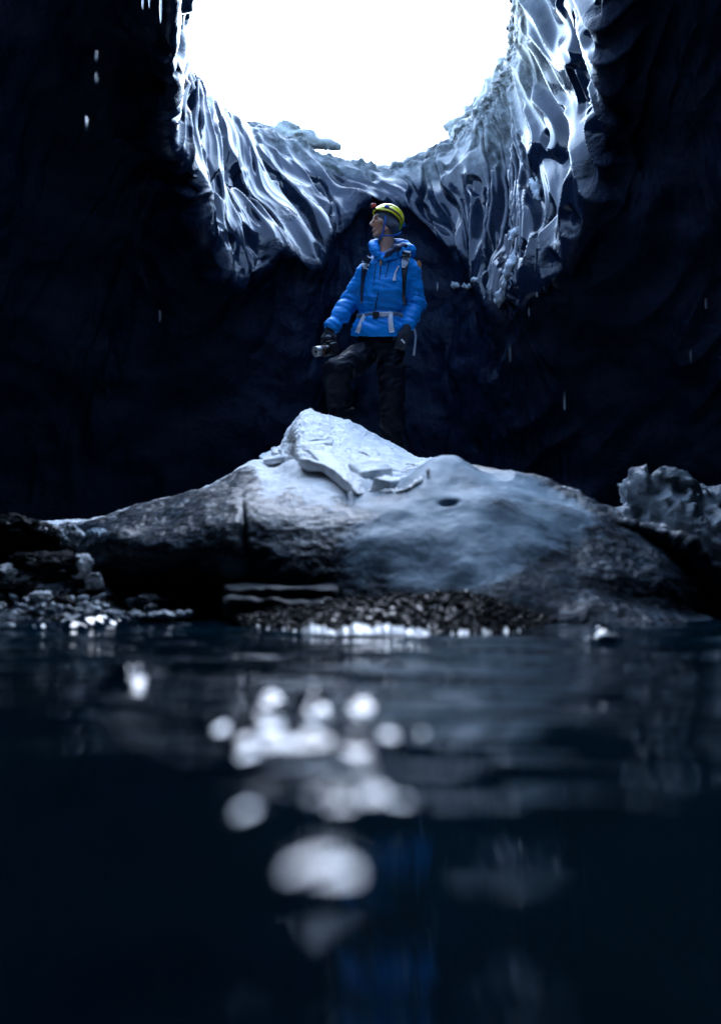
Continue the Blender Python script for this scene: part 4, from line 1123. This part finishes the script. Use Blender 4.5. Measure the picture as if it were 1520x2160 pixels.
bx('clip', hl(.030, .086, .090), (.018, .006, .008), RH, M_BLUES, helm, .003)
HB = [sh_bvh, head_bvh]
ribbon('chin_strap', [(813, 456, -.118), (811, 470, -.122), (808, 485, -.112), (806, 496, -.095)], .013, M_BLUES, helm, None, .0, .0015)
ribbon('chin_strap', [(806, 496, -.095), (822, 497, -.100), (838, 495, -.065), (846, 488, -.02)], .012, M_BLUES, helm, None, .0, .0015)
ribbon('chin_strap', [(806, 496, -.095), (799, 505, -.06), (795, 508, -.015)], .011, M_BLUES, helm, None, .0, .0015, 12)
bx('buckle', at2(806, 496, -.098), (.010, .004, .008), None, M_BLUES, helm, .003, .002)

# ------------------------------------------------------------------ backpack
pack = empty('backpack', at2(815, 690, .2))
tag(pack, 'grey backpack with white straps and hip belt worn by the man', 'backpack')
def pack_sdf(p):
    d = rbox(p, at2(815, 625, .27), (.145, .10, .25), .07)
    return d + .012*fbm(p*9, 3)
V, F = nets(pack_sdf, at2(815, 625, .27) - A([.2, .16, .3]), at2(815, 625, .27) + A([.2, .16, .3]), .012); mesh('pack_body', V, F, M_PACK, pack)
s1 = ribbon('shoulder_strap', [(857, 531), (855, 545), (853, 562), (852, 590), (851, 620), (853, 645)], [.058, .055, .045, .03, .026, .024], M_DARK, pack, J, .008, .005, 40)
ribbon('strap_pad', [(858, 531), (856, 542), (853, 556), (850, 566)], [.056, .062, .050, .022], M_WEB, s1, J, .015, .005, 20)
ribbon('strap_tail', [(841, 561), (836, 570), (832, 582), (831, 592)], [.010, .010, .016, .026], M_WEB, s1, J, .006, .002, 16)
bx('strap_ring', at2(851, 541, -.155), (.014, .004, .008), None, M_DARK, s1, .003, .002)
s2 = ribbon('shoulder_strap', [(778, 543), (772, 555), (768, 570), (764, 600), (762, 640)], [.05, .05, .04, .024, .022], M_ZIP, pack, J, .008, .005, 36)
ribbon('strap_pad', [(778, 543), (773, 552), (769, 562)], [.03, .04, .036], M_WEB, s2, J, .014, .004, 14)
for a_ in ((764, 553, 778, 562), (762, 560, 776, 570), (766, 568, 779, 558)):      # laced cord
    ribbon('cord', [(a_[0], a_[1]), ((a_[0] + a_[2])/2, (a_[1] + a_[3])/2 + 1), (a_[2], a_[3])], .009, M_WEB, s2, J, .020, .003, 10)
belt = ribbon('hip_belt', [(752, 667), (765, 667), (790, 664), (815, 664), (838, 664), (850, 667)], [.030, .036, .036, .036, .034, .03], M_WEBD, pack, J, .008, .004, 40)
ribbon('belt_face', [(800, 664), (812, 664), (826, 663)], .034, M_WEB, belt, J, .014, .003, 12)
bx('buckle', cam_hit(jk_bvh, 792, 665)[0] + A([0, -.022, 0]), (.022, .010, .022), None, M_DARK, pack, .005)
ribbon('strap_tail', [(769, 664), (764, 676), (758, 690), (753, 703)], [.024, .030, .030, .034], M_WEB, pack, J, .014, .003, 20)
ribbon('strap_tail', [(824, 660), (823, 674), (824, 688), (826, 702)], [.034, .036, .037, .042], M_WEB, pack, J, .014, .003, 20)
ribbon('strap_tail', [(872, 690, .10), (876, 706, .10), (875, 725, .09), (872, 750, .09)], [.016, .018, .014, .02], M_WEB, pack, None, 0, .003, 20)

# ------------------------------------------------------------------ hand-held camera
camt = empty('photo_camera', at2(695, 738, -.14))
tag(camt, 'black camera with silver-ringed lens held low in the mans gloved hand', 'camera')
ld = at2(655, 741, -.26) - at2(697, 735, -.14); ld /= np.linalg.norm(ld)
rt = np.cross(ld, A([0, 0, 1.])); rt /= np.linalg.norm(rt); up = np.cross(rt, ld)
CR = np.stack([ld, rt, up], 1); cc0 = at2(697, 737, -.14)
cb = bx('camera_body', cc0, (.024, .064, .044), CR, M_DARK, camt, .010, .004)
bx('viewfinder_hump', cc0 + up*.048, (.022, .022, .014), CR, M_DARK, camt, .007)
bx('grip', cc0 + ld*.022 - rt*.048, (.018, .018, .040), CR, M_DARK, camt, .010)
bx('top_plate', cc0 + up*.046 + rt*.042, (.016, .016, .006), CR, M_SILVER, camt, .003)
def barrel(name, prof, mat, parent, n=36):
    V = []
    for x, r in prof:
        for j in range(n):
            q = 2*math.pi*j/n; V.append(cc0 + ld*x + (rt*math.cos(q) + up*math.sin(q))*r)
    return mesh(name, A(V), gridfaces(len(prof), n, True), mat, parent)
lens = barrel('lens', [(.02, 0), (.02, .034), (.034, .035), (.036, .033), (.07, .033), (.072, .036), (.10, .036), (.102, .034), (.108, .034), (.108, 0)], M_DARK, camt)
barrel('lens_ring', [(.104, .0), (.104, .036), (.118, .037), (.12, .034), (.128, .034), (.13, .037), (.146, .038), (.148, .030), (.140, .0)], M_SILVER, lens)
barrel('front_glass', [(.142, .0), (.143, .02), (.1415, .030), (.139, .0)], M_GLASS, lens)
barrel('focus_ring', [(.076, .0), (.076, .0375), (.094, .0375), (.094, 0)], M_BAND, lens)
ribbon('camera_strap', [(706, 726, -.10), (709, 742, -.12), (706, 752, -.13)], .012, M_DARK, camt, None, 0, .002, 14)
